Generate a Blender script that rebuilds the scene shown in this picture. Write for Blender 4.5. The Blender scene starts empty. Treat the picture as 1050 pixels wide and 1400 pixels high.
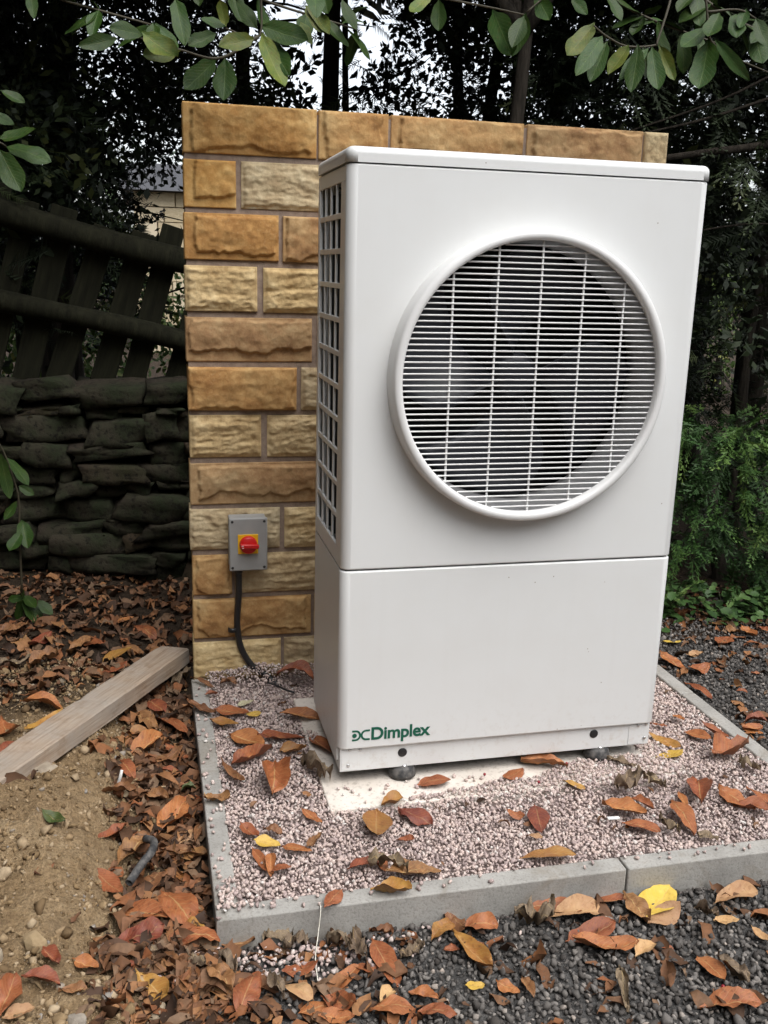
import bpy, bmesh, math, random
import numpy as np
from mathutils import Vector, Matrix

# ---------------------------------------------------------------- scene, camera, light
sc = bpy.context.scene
COL = sc.collection
random.seed(11)
RNG = np.random.default_rng(7)

CAM = Vector((-0.443, -2.2472, 1.3325))
yaw, pit, rol = 0.23929, 0.24617, 0.02821
fw = Vector((math.sin(yaw)*math.cos(pit), math.cos(yaw)*math.cos(pit), -math.sin(pit)))
r0 = Vector((math.cos(yaw), -math.sin(yaw), 0))
u0 = r0.cross(fw)
rt = r0*math.cos(rol)+u0*math.sin(rol)
up = -r0*math.sin(rol)+u0*math.cos(rol)
cd = bpy.data.cameras.new('camera')
cd.sensor_fit = 'HORIZONTAL'; cd.sensor_width = 36.0
cd.lens = 36.0*1323.8/1050.0
cd.clip_start = 0.05; cd.clip_end = 2000
cam = bpy.data.objects.new('camera', cd); COL.objects.link(cam)
cam.matrix_world = Matrix(((rt.x, up.x, -fw.x, CAM.x), (rt.y, up.y, -fw.y, CAM.y), (rt.z, up.z, -fw.z, CAM.z), (0, 0, 0, 1)))
sc.camera = cam

SUN_EL, SUN_AZ = math.radians(60), math.radians(154)      # azimuth clockwise from +Y: behind the camera, to the right
wd = bpy.data.worlds.new('World'); sc.world = wd; wd.use_nodes = True
nt = wd.node_tree; nt.nodes.clear()
sky = nt.nodes.new('ShaderNodeTexSky'); sky.sky_type = 'NISHITA'; sky.sun_disc = False
sky.sun_elevation = SUN_EL; sky.sun_rotation = SUN_AZ
sky.air_density = 1.0; sky.dust_density = 3.0; sky.ozone_density = 1.0
hs = nt.nodes.new('ShaderNodeHueSaturation'); hs.inputs['Saturation'].default_value = 0.3
bg = nt.nodes.new('ShaderNodeBackground'); bg.inputs['Strength'].default_value = 0.15
wo = nt.nodes.new('ShaderNodeOutputWorld')
nt.links.new(sky.outputs[0], hs.inputs['Color']); nt.links.new(hs.outputs[0], bg.inputs['Color']); nt.links.new(bg.outputs[0], wo.inputs['Surface'])

sd = bpy.data.lights.new('sun', 'SUN'); sd.energy = 1.0; sd.angle = math.radians(60); sd.color = (1.0, 0.985, 0.965)
sun = bpy.data.objects.new('sun', sd); COL.objects.link(sun)
sdir = Vector((math.sin(SUN_AZ)*math.cos(SUN_EL), math.cos(SUN_AZ)*math.cos(SUN_EL), math.sin(SUN_EL)))
sun.rotation_euler = sdir.to_track_quat('Z', 'Y').to_euler()
sun.location = sdir*20

vs = sc.view_settings
vs.view_transform = 'Standard'; vs.look = 'None'; vs.gamma = 1.0; vs.use_curve_mapping = False
vs.exposure = 1.03
sc.render.engine = 'CYCLES'
sc.cycles.max_bounces = 5; sc.cycles.diffuse_bounces = 3; sc.cycles.glossy_bounces = 2
sc.render.resolution_x = 768; sc.render.resolution_y = 1024

# ---------------------------------------------------------------- helpers
def sst(a, b, x):
    t = np.clip((x-a)/(b-a), 0, 1); return t*t*(3-2*t)
def _h(ix, iy, s):
    n = (ix.astype(np.int64)*374761393+iy.astype(np.int64)*668265263+s*2147483647) & 0x7fffffff
    n = ((n ^ (n >> 13))*1274126177) & 0x7fffffff
    return ((n ^ (n >> 16)) & 0xffff)/65535.0
def vn(x, y, s=0):
    ix = np.floor(x); iy = np.floor(y); fx = x-ix; fy = y-iy
    fx = fx*fx*(3-2*fx); fy = fy*fy*(3-2*fy)
    a = _h(ix, iy, s); b = _h(ix+1, iy, s); c = _h(ix, iy+1, s); d = _h(ix+1, iy+1, s)
    return (a*(1-fx)+b*fx)*(1-fy)+(c*(1-fx)+d*fx)*fy
def fbm(x, y, s=0, o=4):
    v = 0; a = .5
    for k in range(o):
        v = v+a*(vn(x*2**k, y*2**k, s+k*17)-.5); a *= .5
    return v
KX0, KX1, KY0, KY1 = -.345, 1.268, -.474, .78
def hz(x, y):
    """height of the ground around the kerbed bed"""
    x = np.asarray(x, float); y = np.asarray(y, float)
    front = -.075+.01*fbm(x*3, y*3, 5)
    right = -.05+.012*fbm(x*3, y*3, 6)
    left = -.055+.075*sst(-.40, -.72, x)+.05*np.exp(-((x+.8)**2+(y+.05)**2)/.06)-.03*np.exp(-((x+.5)**2+(y+.22)**2)/.02)
    left = left+.05*fbm(x*5, y*5, 9)+.022*fbm(x*22, y*22, 3, 3)*sst(1.0, .5, y)
    wl = sst(-.22, -.42, x)*sst(-1.05, -.65, y)
    h = front*(1-wl)+left*wl
    wr = sst(1.15, 1.3, x)*sst(-.6, -.4, y)
    h = h*(1-wr)+right*wr
    back = -.03+.03*fbm(x*2, y*2, 8)
    wb = sst(.8, 1.0, y)*(1-sst(1.2, 1.3, x))*(1-sst(-.35, -.5, x))
    h = h*(1-wb)+back*wb
    inn = (x > KX0+.02) & (x < KX1-.02) & (y > KY0+.02) & (y < KY1+.05)
    h = np.where(inn, -.016, h)
    far = sst(6, 20, np.hypot(x, y))
    return h*(1-far)-.05*far

def tag(o, label=None, cat=None, group=None, kind=None):
    if label: o['label'] = label
    if cat: o['category'] = cat
    if group: o['group'] = group
    if kind: o['kind'] = kind
    return o
def link(name, me, parent=None, mat=None):
    o = bpy.data.objects.new(name, me); COL.objects.link(o)
    if parent is not None: o.parent = parent
    if mat is not None and me is not None and len(me.materials) == 0: me.materials.append(mat)
    return o
def empty(name, loc=(0, 0, 0)):
    o = bpy.data.objects.new(name, None); COL.objects.link(o); o.location = loc; o.empty_display_size = .1
    return o
def npmesh(name, V, F, mat=None, smooth=False, attrs=None):
    """mesh from numpy arrays; F is (n,3) or (n,4)"""
    me = bpy.data.meshes.new(name)
    V = np.ascontiguousarray(V, np.float32); F = np.ascontiguousarray(F, np.int32)
    n, k = F.shape
    me.vertices.add(len(V)); me.vertices.foreach_set('co', V.ravel())
    me.loops.add(n*k); me.loops.foreach_set('vertex_index', F.ravel())
    me.polygons.add(n); me.polygons.foreach_set('loop_start', np.arange(0, n*k, k, dtype=np.int32))
    me.polygons.foreach_set('loop_total', np.full(n, k, np.int32))
    if smooth: me.polygons.foreach_set('use_smooth', np.ones(n, bool))
    me.update(calc_edges=True)
    if attrs:
        for an, av in attrs.items():
            a = me.attributes.new(an, 'FLOAT', 'POINT'); a.data.foreach_set('value', np.ascontiguousarray(av, np.float32))
    if mat: me.materials.append(mat)
    return me
def bmmesh(name, bm, mat=None, smooth=None):
    """smooth: None flat, True all, 'round' = only faces that are not axis aligned"""
    bm.normal_update()
    for f in bm.faces:
        if smooth is True: f.smooth = True
        elif smooth == 'round':
            n = f.normal; f.smooth = max(abs(n.x), abs(n.y), abs(n.z)) < .9995
    me = bpy.data.meshes.new(name); bm.to_mesh(me); bm.free()
    if mat: me.materials.append(mat)
    return me
def box_bm(x0, x1, y0, y1, z0, z1, r=0, seg=2, bm=None):
    b = bmesh.new()
    bmesh.ops.create_cube(b, size=1)
    for v in b.verts:
        v.co = Vector((x0+(v.co.x+.5)*(x1-x0), y0+(v.co.y+.5)*(y1-y0), z0+(v.co.z+.5)*(z1-z0)))
    if r: bmesh.ops.bevel(b, geom=b.edges[:], offset=r, segments=seg, profile=.5, affect='EDGES')
    if bm is not None:
        me = bpy.data.meshes.new('tmp'); b.to_mesh(me); b.free(); bm.from_mesh(me); bpy.data.meshes.remove(me); return bm
    return b
def box(name, x0, x1, y0, y1, z0, z1, mat, parent=None, r=0, seg=2):
    return link(name, bmmesh(name, box_bm(x0, x1, y0, y1, z0, z1, r, seg), mat, 'round'), parent)
def frames(d, n=None):
    """rotation matrices whose X axis is d (n,3)"""
    d = d/np.linalg.norm(d, axis=1, keepdims=True)
    if n is None: n = RNG.normal(size=d.shape)
    y = np.cross(n, d); y /= np.linalg.norm(y, axis=1, keepdims=True)+1e-9
    z = np.cross(d, y)
    return np.stack([d, y, z], axis=2)
def scatter(TV, TF, P, R, S):
    """copies of template (TV,TF) at P with rotations R (n,3,3), scales S (n,) or (n,3)"""
    S = np.asarray(S)
    if S.ndim == 1: S = S[:, None]*np.ones((1, 3))
    V = np.einsum('nij,nvj->nvi', R, TV[None]*S[:, None, :])+P[:, None, :]
    F = TF[None]+(np.arange(len(P))*len(TV))[:, None, None]
    return V.reshape(-1, 3), F.reshape(-1, TF.shape[1])
def randrot(n):
    q = RNG.normal(size=(n, 4)); q /= np.linalg.norm(q, axis=1, keepdims=True)
    w, x, y, z = q.T
    return np.stack([1-2*(y*y+z*z), 2*(x*y-z*w), 2*(x*z+y*w), 2*(x*y+z*w), 1-2*(x*x+z*z), 2*(y*z-x*w), 2*(x*z-y*w), 2*(y*z+x*w), 1-2*(x*x+y*y)], 1).reshape(n, 3, 3)
def tube_np(pts, rad, seg=8, cap=True, jitter=0):
    """tube along points with radii"""
    pts = np.asarray(pts, float); n = len(pts); rad = np.broadcast_to(np.asarray(rad, float), (n,))
    t = np.gradient(pts, axis=0); t /= np.linalg.norm(t, axis=1, keepdims=True)+1e-9
    ref = np.array([0, 0, 1.]) if abs(t[0][2]) < .8 else np.array([1., 0, 0])
    V = []
    for i in range(n):
        a = np.cross(t[i], ref); a /= np.linalg.norm(a)+1e-9
        b = np.cross(t[i], a)
        ref = np.cross(a, t[i])
        for k in range(seg):
            an = 2*math.pi*k/seg
            rr = rad[i]*(1+(RNG.uniform(-jitter, jitter) if jitter else 0))
            V.append(pts[i]+rr*(math.cos(an)*a+math.sin(an)*b))
    F = []
    for i in range(n-1):
        for k in range(seg):
            k2 = (k+1) % seg
            F.append((i*seg+k, i*seg+k2, (i+1)*seg+k2, (i+1)*seg+k))
    if cap:
        V.append(pts[0]); V.append(pts[-1]); c0 = len(V)-2; c1 = len(V)-1
        for k in range(seg):
            k2 = (k+1) % seg
            F.append((c0, k2, k, c0)); F.append((c1, (n-1)*seg+k, (n-1)*seg+k2, c1))
    return np.array(V), F
def pymesh(name, V, F, mat=None, smooth=False):
    me = bpy.data.meshes.new(name)
    F = [tuple(dict.fromkeys(f)) for f in F]
    me.from_pydata([tuple(v) for v in V], [], F); me.update()
    if smooth: me.polygons.foreach_set('use_smooth', np.ones(len(F), bool))
    if mat: me.materials.append(mat)
    return me
def spline(pts, n):
    """Catmull-Rom through pts"""
    P = np.asarray(pts, float); P = np.vstack([2*P[0]-P[1], P, 2*P[-1]-P[-2]])
    out = []
    m = len(P)-3
    for j in range(n):
        u = j/(n-1)*m; i = min(int(u), m-1); t = u-i
        p0, p1, p2, p3 = P[i:i+4]
        out.append(.5*((2*p1)+(p2-p0)*t+(2*p0-5*p1+4*p2-p3)*t*t+(-p0+3*p1-3*p2+p3)*t**3))
    return np.array(out)
def lathe(prof, n=96, closed=False):
    """prof: list of (r, y) turned about the Y axis"""
    V = []; F = []; m = len(prof)
    for i in range(n):
        a = 2*math.pi*i/n
        for r, y in prof: V.append((r*math.cos(a), y, r*math.sin(a)))
    for i in range(n):
        j = (i+1) % n
        for k in range(m-1 if not closed else m):
            k2 = (k+1) % m
            F.append((i*m+k, i*m+k2, j*m+k2, j*m+k))
    return np.array(V), F

# ---------------------------------------------------------------- materials
def newmat(name, rough=.6, col=(.5, .5, .5), metal=0, spec=.5):
    m = bpy.data.materials.new(name); m.use_nodes = True
    b = m.node_tree.nodes['Principled BSDF']
    b.inputs['Base Color'].default_value = (*col, 1); b.inputs['Roughness'].default_value = rough
    b.inputs['Metallic'].default_value = metal; b.inputs['Specular IOR Level'].default_value = spec
    return m, m.node_tree, b
def nd(nt, t, inp=None, **kw):
    n = nt.nodes.new(t)
    for k, v in kw.items(): setattr(n, k, v)
    if inp:
        for k, v in inp.items():
            if isinstance(v, bpy.types.NodeSocket): nt.links.new(v, n.inputs[k])
            else: n.inputs[k].default_value = v
    return n
def coords(nt, kind='Object'):
    return nd(nt, 'ShaderNodeTexCoord').outputs[kind]
def noise(nt, scale, detail=4, rough=.55, vec=None, kind='Object', dist=0):
    return nd(nt, 'ShaderNodeTexNoise', {'Vector': vec if vec is not None else coords(nt, kind), 'Scale': scale, 'Detail': detail, 'Roughness': rough, 'Distortion': dist}).outputs['Fac']
def ramp(nt, fac, stops):
    r = nd(nt, 'ShaderNodeValToRGB', {'Fac': fac}); e = r.color_ramp.elements
    while len(e) > len(stops): e.remove(e[-1])
    while len(e) < len(stops): e.new(.5)
    for el, (p, c) in zip(e, stops):
        el.position = p; el.color = (*c, 1) if len(c) == 3 else c
    return r.outputs['Color']
def mixc(nt, fac, a, b, mode='MIX'):
    n = nd(nt, 'ShaderNodeMix', data_type='RGBA', blend_type=mode)
    for s, v in ((0, fac), (6, a), (7, b)):
        if isinstance(v, bpy.types.NodeSocket): nt.links.new(v, n.inputs[s])
        else: n.inputs[s].default_value = v if s == 0 else (*v, 1)
    return n.outputs[2]
def mth(nt, op, a, b=0.0):
    n = nd(nt, 'ShaderNodeMath', operation=op)
    for s, v in ((0, a), (1, b)):
        if isinstance(v, bpy.types.NodeSocket): nt.links.new(v, n.inputs[s])
        else: n.inputs[s].default_value = v
    return n.outputs[0]
def bump(nt, bs, h, strength=.4, dist=.005):
    n = nd(nt, 'ShaderNodeBump', {'Height': h, 'Strength': strength, 'Distance': dist})
    nt.links.new(n.outputs[0], bs.inputs['Normal'])
def setc(nt, bs, c): nt.links.new(c, bs.inputs['Base Color'])
def attr(nt, name): return nd(nt, 'ShaderNodeAttribute', attribute_name=name).outputs['Fac']
def objrand(nt): return nd(nt, 'ShaderNodeObjectInfo').outputs['Random']

MT = {}
# painted steel of the unit: slight orange peel, faint dust
m, t, b = newmat('white_paint', .38, (.69, .69, .685)); MT['white'] = m
c = mixc(t, ramp(t, noise(t, 7, 5), [(.45, (0, 0, 0)), (.85, (1, 1, 1))]), (.72, .73, .722), (.70, .705, .69))
vo = nd(t, 'ShaderNodeTexVoronoi', {'Vector': coords(t), 'Scale': 26.0, 'Randomness': 1.0})
sp = mth(t, 'MULTIPLY', mth(t, 'LESS_THAN', vo.outputs['Distance'], .045), mth(t, 'GREATER_THAN', noise(t, 5, 2), .56))
c = mixc(t, mth(t, 'MULTIPLY', sp, .75), c, (.22, .17, .12))
zz_ = nd(t, 'ShaderNodeSeparateXYZ', {0: coords(t)}).outputs[2]
spl = mth(t, 'MULTIPLY', ramp(t, zz_, [(.06, (1, 1, 1)), (.24, (0, 0, 0))]), ramp(t, noise(t, 38, 5, .7), [(.52, (0, 0, 0)), (.72, (1, 1, 1))]))
c = mixc(t, mth(t, 'MULTIPLY', spl, .35), c, (.42, .34, .26))
stv = nd(t, 'ShaderNodeMapping', {'Vector': coords(t), 'Scale': (30, 30, 1.2)}).outputs[0]
c = mixc(t, mth(t, 'MULTIPLY', ramp(t, noise(t, 1.0, 4, .6, stv), [(.55, (0, 0, 0)), (.8, (1, 1, 1))]), .05), c, (.5, .47, .42))
setc(t, b, c)
bump(t, b, noise(t, 700, 2), .05, .001)
m, t, b = newmat('white_plastic', .42, (.72, .72, .71)); MT['plastic'] = m
m, t, b = newmat('shroud_plastic', .5, (.46, .46, .465)); MT['shroud'] = m
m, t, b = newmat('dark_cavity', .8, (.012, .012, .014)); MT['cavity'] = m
m, t, b = newmat('fan_plastic', .4, (.022, .024, .031), 0, .4); MT['blade'] = m
m, t, b = newmat('coil_metal', .45, (.035, .07, .085), .3); MT['coil'] = m
m, t, b = newmat('grey_sheet', .4, (.06, .065, .07), .2); MT['sheet'] = m
m, t, b = newmat('seam_shadow_dark', .8, (.03, .03, .03)); MT['seam_shadow'] = m  # near-black fill that paints the shadow in the panel seams
m, t, b = newmat('logo_green', .4, (.004, .10, .06)); MT['green'] = m
m, t, b = newmat('screw_steel', .3, (.55, .55, .55), .9); MT['steel'] = m
m, t, b = newmat('black_rubber', .7, (.035, .036, .038)); MT['rubber'] = m
setc(t, b, mixc(t, ramp(t, noise(t, 60, 4), [(.4, (0, 0, 0)), (.75, (1, 1, 1))]), (.03, .031, .033), (.16, .15, .14)))
m, t, b = newmat('grey_abs', .5, (.30, .305, .30)); MT['abs'] = m
setc(t, b, mixc(t, noise(t, 40, 4), (.27, .275, .27), (.34, .34, .33)))
m, t, b = newmat('yellow_plate', .45, (.80, .45, .01)); MT['yellow'] = m
m, t, b = newmat('red_knob', .35, (.55, .012, .012)); MT['red'] = m
m, t, b = newmat('black_plastic', .4, (.018, .018, .019)); MT['black'] = m
m, t, b = newmat('white_print', .5, (.75, .75, .72)); MT['print'] = m

# sandstone blocks: per-block hue from object random
def stone_mat(name, stops, grain):
    m, t, b = newmat(name, .88, spec=.25)
    co = coords(t); ob = objrand(t)
    off = nd(t, 'ShaderNodeVectorMath', {0: co, 1: nd(t, 'ShaderNodeCombineXYZ', {'X': mth(t, 'MULTIPLY', ob, 37.0), 'Y': mth(t, 'MULTIPLY', ob, 91.0), 'Z': ob}).outputs[0]}, operation='ADD').outputs[0]
    n1 = noise(t, 7, 5, .6, off); n2 = noise(t, 28, 6, .7, off); n3 = noise(t, 160, 3, .6, off)
    c = ramp(t, mth(t, 'ADD', mth(t, 'MULTIPLY', n1, .75), mth(t, 'MULTIPLY', n2, .25)), stops)
    c = mixc(t, mth(t, 'MULTIPLY', ramp(t, n2, [(.35, (1, 1, 1)), (.6, (0, 0, 0))]), .25), c, (.14, .065, .025))
    c = mixc(t, mth(t, 'MULTIPLY', ramp(t, n3, [(.55, (0, 0, 0)), (.72, (1, 1, 1))]), .25), c, (.55, .42, .24))
    hv = nd(t, 'ShaderNodeHueSaturation', {'Color': c, 'Value': mth(t, 'ADD', .85, mth(t, 'MULTIPLY', ob, .3)), 'Saturation': mth(t, 'ADD', .9, mth(t, 'MULTIPLY', ob, .2))})
    setc(t, b, hv.outputs[0])
    bump(t, b, mth(t, 'ADD', mth(t, 'MULTIPLY', n2, .6), mth(t, 'MULTIPLY', n3, .5)), grain, .004)
    return m
MT['rock'] = stone_mat('sandstone_orange', [(.30, (.31, .155, .055)), (.44, (.43, .24, .092)), (.57, (.50, .315, .135)), (.75, (.58, .42, .21))], .5)
MT['tooled'] = stone_mat('sandstone_yellow', [(.30, (.37, .26, .13)), (.45, (.53, .40, .22)), (.60, (.62, .50, .30)), (.78, (.70, .61, .42))], .7)
m, t, b = newmat('mortar', .92, spec=.2); MT['mortar'] = m
setc(t, b, ramp(t, noise(t, 35, 5, .65), [(.3, (.20, .15, .12)), (.7, (.33, .26, .21))])); bump(t, b, noise(t, 220, 3), .5, .003)

m, t, b = newmat('concrete_kerb', .9, spec=.25); MT['kerb'] = m
n1 = noise(t, 9, 5, .6); n2 = noise(t, 150, 3, .6)
c = ramp(t, n1, [(.3, (.27, .26, .24)), (.55, (.36, .35, .325)), (.8, (.42, .40, .37))])
c = mixc(t, mth(t, 'MULTIPLY', ramp(t, n2, [(.35, (1, 1, 1)), (.5, (0, 0, 0))]), .35), c, (.15, .14, .125))
c = mixc(t, mth(t, 'MULTIPLY', ramp(t, noise(t, 4, 6, .7, dist=1.5), [(.5, (0, 0, 0)), (.62, (1, 1, 1))]), .4), c, (.20, .165, .12))
setc(t, b, c); bump(t, b, n2, .5, .002)
m, t, b = newmat('concrete_pad', .9, spec=.2); MT['pad'] = m
n1 = noise(t, 6, 6, .6); n2 = noise(t, 90, 4, .6)
c = ramp(t, n1, [(.3, (.58, .52, .45)), (.6, (.70, .645, .58)), (.8, (.74, .70, .65))])
c = mixc(t, mth(t, 'MULTIPLY', ramp(t, n2, [(.34, (1, 1, 1)), (.46, (0, 0, 0))]), .4), c, (.22, .18, .14))
setc(t, b, c); bump(t, b, n2, .35, .002)

def tint_mat(name, stops, rough=.8, grain=None, spec=.3, nscale=120, nmix=.25, ncol=(.05, .04, .03)):
    """colour from the per-piece 'tint' attribute plus a little noise"""
    m, t, b = newmat(name, rough, spec=spec)
    c = ramp(t, attr(t, 'tint'), stops)
    n = noise(t, nscale, 3, .6)
    c = mixc(t, mth(t, 'MULTIPLY', ramp(t, n, [(.35, (1, 1, 1)), (.65, (0, 0, 0))]), nmix), c, ncol)
    setc(t, b, c)
    if grain: bump(t, b, n, grain, .002)
    return m
MT['pink'] = tint_mat('pink_granite', [(0, (.33, .26, .245)), (.25, (.45, .36, .34)), (.55, (.56, .445, .40)), (.85, (.61, .50, .45)), (.97, (.64, .57, .53)), (1, (.72, .69, .65))], .9, .3, .08, 120, .12)
MT['dark'] = tint_mat('grey_chippings', [(0, (.055, .05, .047)), (.4, (.115, .107, .10)), (.75, (.175, .163, .152)), (.93, (.25, .23, .21)), (1, (.42, .36, .31))], .85, .3, .12)
MT['clod'] = tint_mat('soil_clods', [(0, (.15, .10, .055)), (.35, (.28, .195, .105)), (.7, (.37, .27, .16)), (.93, (.46, .36, .24)), (1, (.28, .26, .24))], .95, .5, .1, 60, .35, (.07, .045, .025))
MT['frag'] = tint_mat('leaf_fragments', [(0, (.04, .022, .014)), (.25, (.10, .05, .026)), (.5, (.19, .085, .038)), (.7, (.20, .13, .08)), (.82, (.24, .085, .032)), (1, (.32, .16, .068))], .7, .3, .3, 90, .3, (.03, .018, .01))

m, t, b = newmat('ground_soil', .95, spec=.15); MT['ground'] = m
n1 = noise(t, 6, 6, .65); n2 = noise(t, 45, 5, .7)
sand = ramp(t, mth(t, 'ADD', mth(t, 'MULTIPLY', n1, .5), mth(t, 'MULTIPLY', n2, .5)), [(.32, (.14, .095, .05)), (.45, (.27, .185, .10)), (.58, (.36, .26, .15)), (.75, (.46, .36, .23))])
dark = ramp(t, n2, [(.3, (.022, .016, .011)), (.7, (.065, .045, .03))])
grav = ramp(t, n2, [(.3, (.05, .048, .046)), (.7, (.13, .125, .12))])
n4 = noise(t, 170, 4, .7); n5 = noise(t, 13, 4, .6)
sand = mixc(t, mth(t, 'MULTIPLY', ramp(t, n4, [(.38, (1, 1, 1)), (.55, (0, 0, 0))]), .5), sand, (.075, .05, .03))
sand = mixc(t, mth(t, 'MULTIPLY', ramp(t, n5, [(.52, (0, 0, 0)), (.7, (1, 1, 1))]), .55), sand, (.15, .105, .062))
c = mixc(t, attr(t, 'soil'), mixc(t, attr(t, 'litter'), grav, dark), sand)
c = mixc(t, attr(t, 'bed'), c, ramp(t, n2, [(.3, (.26, .20, .185)), (.7, (.40, .32, .295))]))
setc(t, b, c); bump(t, b, mth(t, 'ADD', n2, mth(t, 'MULTIPLY', n4, .45)), 1.0, .014)

def leaf_mat(name, base, edge, spot, rough=.55, trans=.0, vein=(.5, .35, .15), veinmix=.5, spec=.4):
    """leaf blade: UV u across, v along; midrib, side veins, blotches"""
    m, t, b = newmat(name, rough, spec=spec)
    uv = nd(t, 'ShaderNodeTexCoord').outputs['UV']; sx = nd(t, 'ShaderNodeSeparateXYZ', {0: uv})
    du = mth(t, 'ABSOLUTE', mth(t, 'SUBTRACT', sx.outputs[0], .5))
    ob = objrand(t)
    off = nd(t, 'ShaderNodeVectorMath', {0: coords(t), 1: nd(t, 'ShaderNodeCombineXYZ', {'X': mth(t, 'MULTIPLY', ob, 53.0), 'Y': mth(t, 'MULTIPLY', ob, 17.0), 'Z': ob}).outputs[0]}, operation='ADD').outputs[0]
    n1 = noise(t, 28, 5, .65, off); n2 = noise(t, 110, 4, .6, off)
    c = mixc(t, ramp(t, n1, [(.38, (0, 0, 0)), (.62, (1, 1, 1))]), base, edge)
    c = mixc(t, mth(t, 'MULTIPLY', ramp(t, n2, [(.55, (0, 0, 0)), (.68, (1, 1, 1))]), .55), c, spot)
    w = nd(t, 'ShaderNodeTexWave', {'Vector': nd(t, 'ShaderNodeCombineXYZ', {'X': mth(t, 'SUBTRACT', sx.outputs[1], mth(t, 'MULTIPLY', du, .55)), 'Y': 0.0, 'Z': 0.0}).outputs[0], 'Scale': 3.2, 'Distortion': .6, 'Detail': 1}).outputs['Fac']
    sv = ramp(t, w, [(.90, (0, 0, 0)), (1.0, (1, 1, 1))])
    mid = ramp(t, du, [(.0, (1, 1, 1)), (.035, (0, 0, 0))])
    c = mixc(t, mth(t, 'MULTIPLY', sv, veinmix*.35), c, vein)
    c = mixc(t, mth(t, 'MULTIPLY', mid, veinmix), c, vein)
    hv = nd(t, 'ShaderNodeHueSaturation', {'Color': c, 'Value': mth(t, 'ADD', .78, mth(t, 'MULTIPLY', ob, .44)), 'Hue': mth(t, 'ADD', .492, mth(t, 'MULTIPLY', ob, .016))})
    setc(t, b, hv.outputs[0])
    bump(t, b, mth(t, 'SUBTRACT', n2, mth(t, 'MULTIPLY', mth(t, 'MAXIMUM', sv, mid), .6)), .35, .002)
    return m
LM = dict(
    o=leaf_mat('leaf_orange', (.25, .078, .028), (.35, .125, .046), (.11, .034, .016), .55),
    r=leaf_mat('leaf_red_brown', (.17, .042, .022), (.27, .078, .032), (.07, .02, .012), .55),
    b=leaf_mat('leaf_brown', (.17, .075, .032), (.27, .125, .05), (.07, .03, .016), .6),
    c=leaf_mat('leaf_ochre', (.36, .19, .045), (.30, .13, .035), (.15, .06, .02), .5),
    y=leaf_mat('leaf_yellow', (.60, .40, .06), (.66, .46, .10), (.42, .22, .04), .5),
    g=leaf_mat('leaf_grey_brown', (.14, .10, .068), (.20, .15, .105), (.06, .042, .03), .8, spec=.2),
    t=leaf_mat('leaf_tan', (.40, .22, .10), (.48, .30, .15), (.22, .10, .045), .6),
    p=leaf_mat('leaf_pale', (.45, .42, .28), (.52, .48, .34), (.30, .26, .16), .6),
    n=leaf_mat('leaf_green_fallen', (.045, .08, .02), (.08, .11, .03), (.03, .035, .012), .5))
MT['laurel'] = leaf_mat('laurel_leaf', (.018, .044, .008), (.028, .058, .010), (.05, .055, .012), .45, vein=(.08, .12, .035), veinmix=.6, spec=.2)
MT['laurel_lit'] = leaf_mat('laurel_leaf_lit', (.11, .13, .022), (.06, .095, .018), (.09, .065, .016), .45, vein=(.17, .18, .05), veinmix=.6, spec=.2)  # paler laurel copy: light on these leaves is put into the colour
m, t, b = newmat('laurel_stem', .7, (.045, .038, .02)); MT['stem'] = m

m, t, b = newmat('bark_dark', .95, spec=.1); MT['bark'] = m
w = noise(t, 9, 6, .7, nd(t, 'ShaderNodeMapping', {'Vector': coords(t), 'Scale': (4, 4, .6)}).outputs[0])
setc(t, b, ramp(t, w, [(.3, (.014, .012, .010)), (.6, (.045, .038, .03)), (.8, (.075, .068, .05))])); bump(t, b, w, .9, .02)
def foliage_mat(name, stops, rough=.6, spec=.3):
    m, t, b = newmat(name, rough, spec=spec); setc(t, b, ramp(t, attr(t, 'tint'), stops)); return m
MT['needles'] = foliage_mat('conifer_needles', [(0, (.008, .012, .006)), (.5, (.015, .024, .010)), (.85, (.028, .042, .015)), (1, (.06, .07, .02))])
MT['canopy'] = foliage_mat('canopy_leaves', [(0, (.015, .026, .009)), (.6, (.03, .055, .015)), (.95, (.055, .085, .025)), (1, (.14, .13, .03))])
MT['bright'] = foliage_mat('garden_leaves', [(0, (.05, .09, .02)), (.5, (.09, .15, .035)), (.9, (.14, .20, .05)), (1, (.30, .28, .08))])
MT['cypress'] = foliage_mat('cypress_sprays', [(0, (.012, .030, .008)), (.45, (.035, .085, .02)), (.75, (.085, .16, .035)), (1, (.16, .24, .06))], .55)  # raised upper stops paint in the light on the frond tips
MT['ivy'] = foliage_mat('ground_ivy_leaves', [(0, (.02, .05, .012)), (.6, (.045, .095, .025)), (1, (.08, .14, .04))], .5)
m, t, b = newmat('fence_timber', .95, spec=.1); MT['fence'] = m
w = noise(t, 6, 5, .65, nd(t, 'ShaderNodeMapping', {'Vector': coords(t), 'Scale': (6, 6, .8)}).outputs[0])
setc(t, b, ramp(t, w, [(.3, (.009, .009, .006)), (.6, (.02, .02, .012)), (.8, (.034, .034, .02))])); bump(t, b, w, .7, .01)
m, t, b = newmat('mossy_fieldstone', .95, spec=.15); MT['field'] = m
n1 = noise(t, 5, 5, .6); n2 = noise(t, 40, 5, .65); ob = objrand(t)
c = mixc(t, ramp(t, n1, [(.4, (0, 0, 0)), (.65, (1, 1, 1))]), (.05, .04, .03), (.026, .032, .017))
c = mixc(t, mth(t, 'MULTIPLY', ramp(t, ob, [(.7, (0, 0, 0)), (1, (1, 1, 1))]), .5), c, (.085, .05, .03))
c = mixc(t, ramp(t, n2, [(.35, (1, 1, 1)), (.5, (0, 0, 0))]), c, (.014, .013, .010))
setc(t, b, c); bump(t, b, n2, .7, .01)
m, t, b = newmat('pale_house_stone', .9, spec=.2); MT['house'] = m
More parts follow.
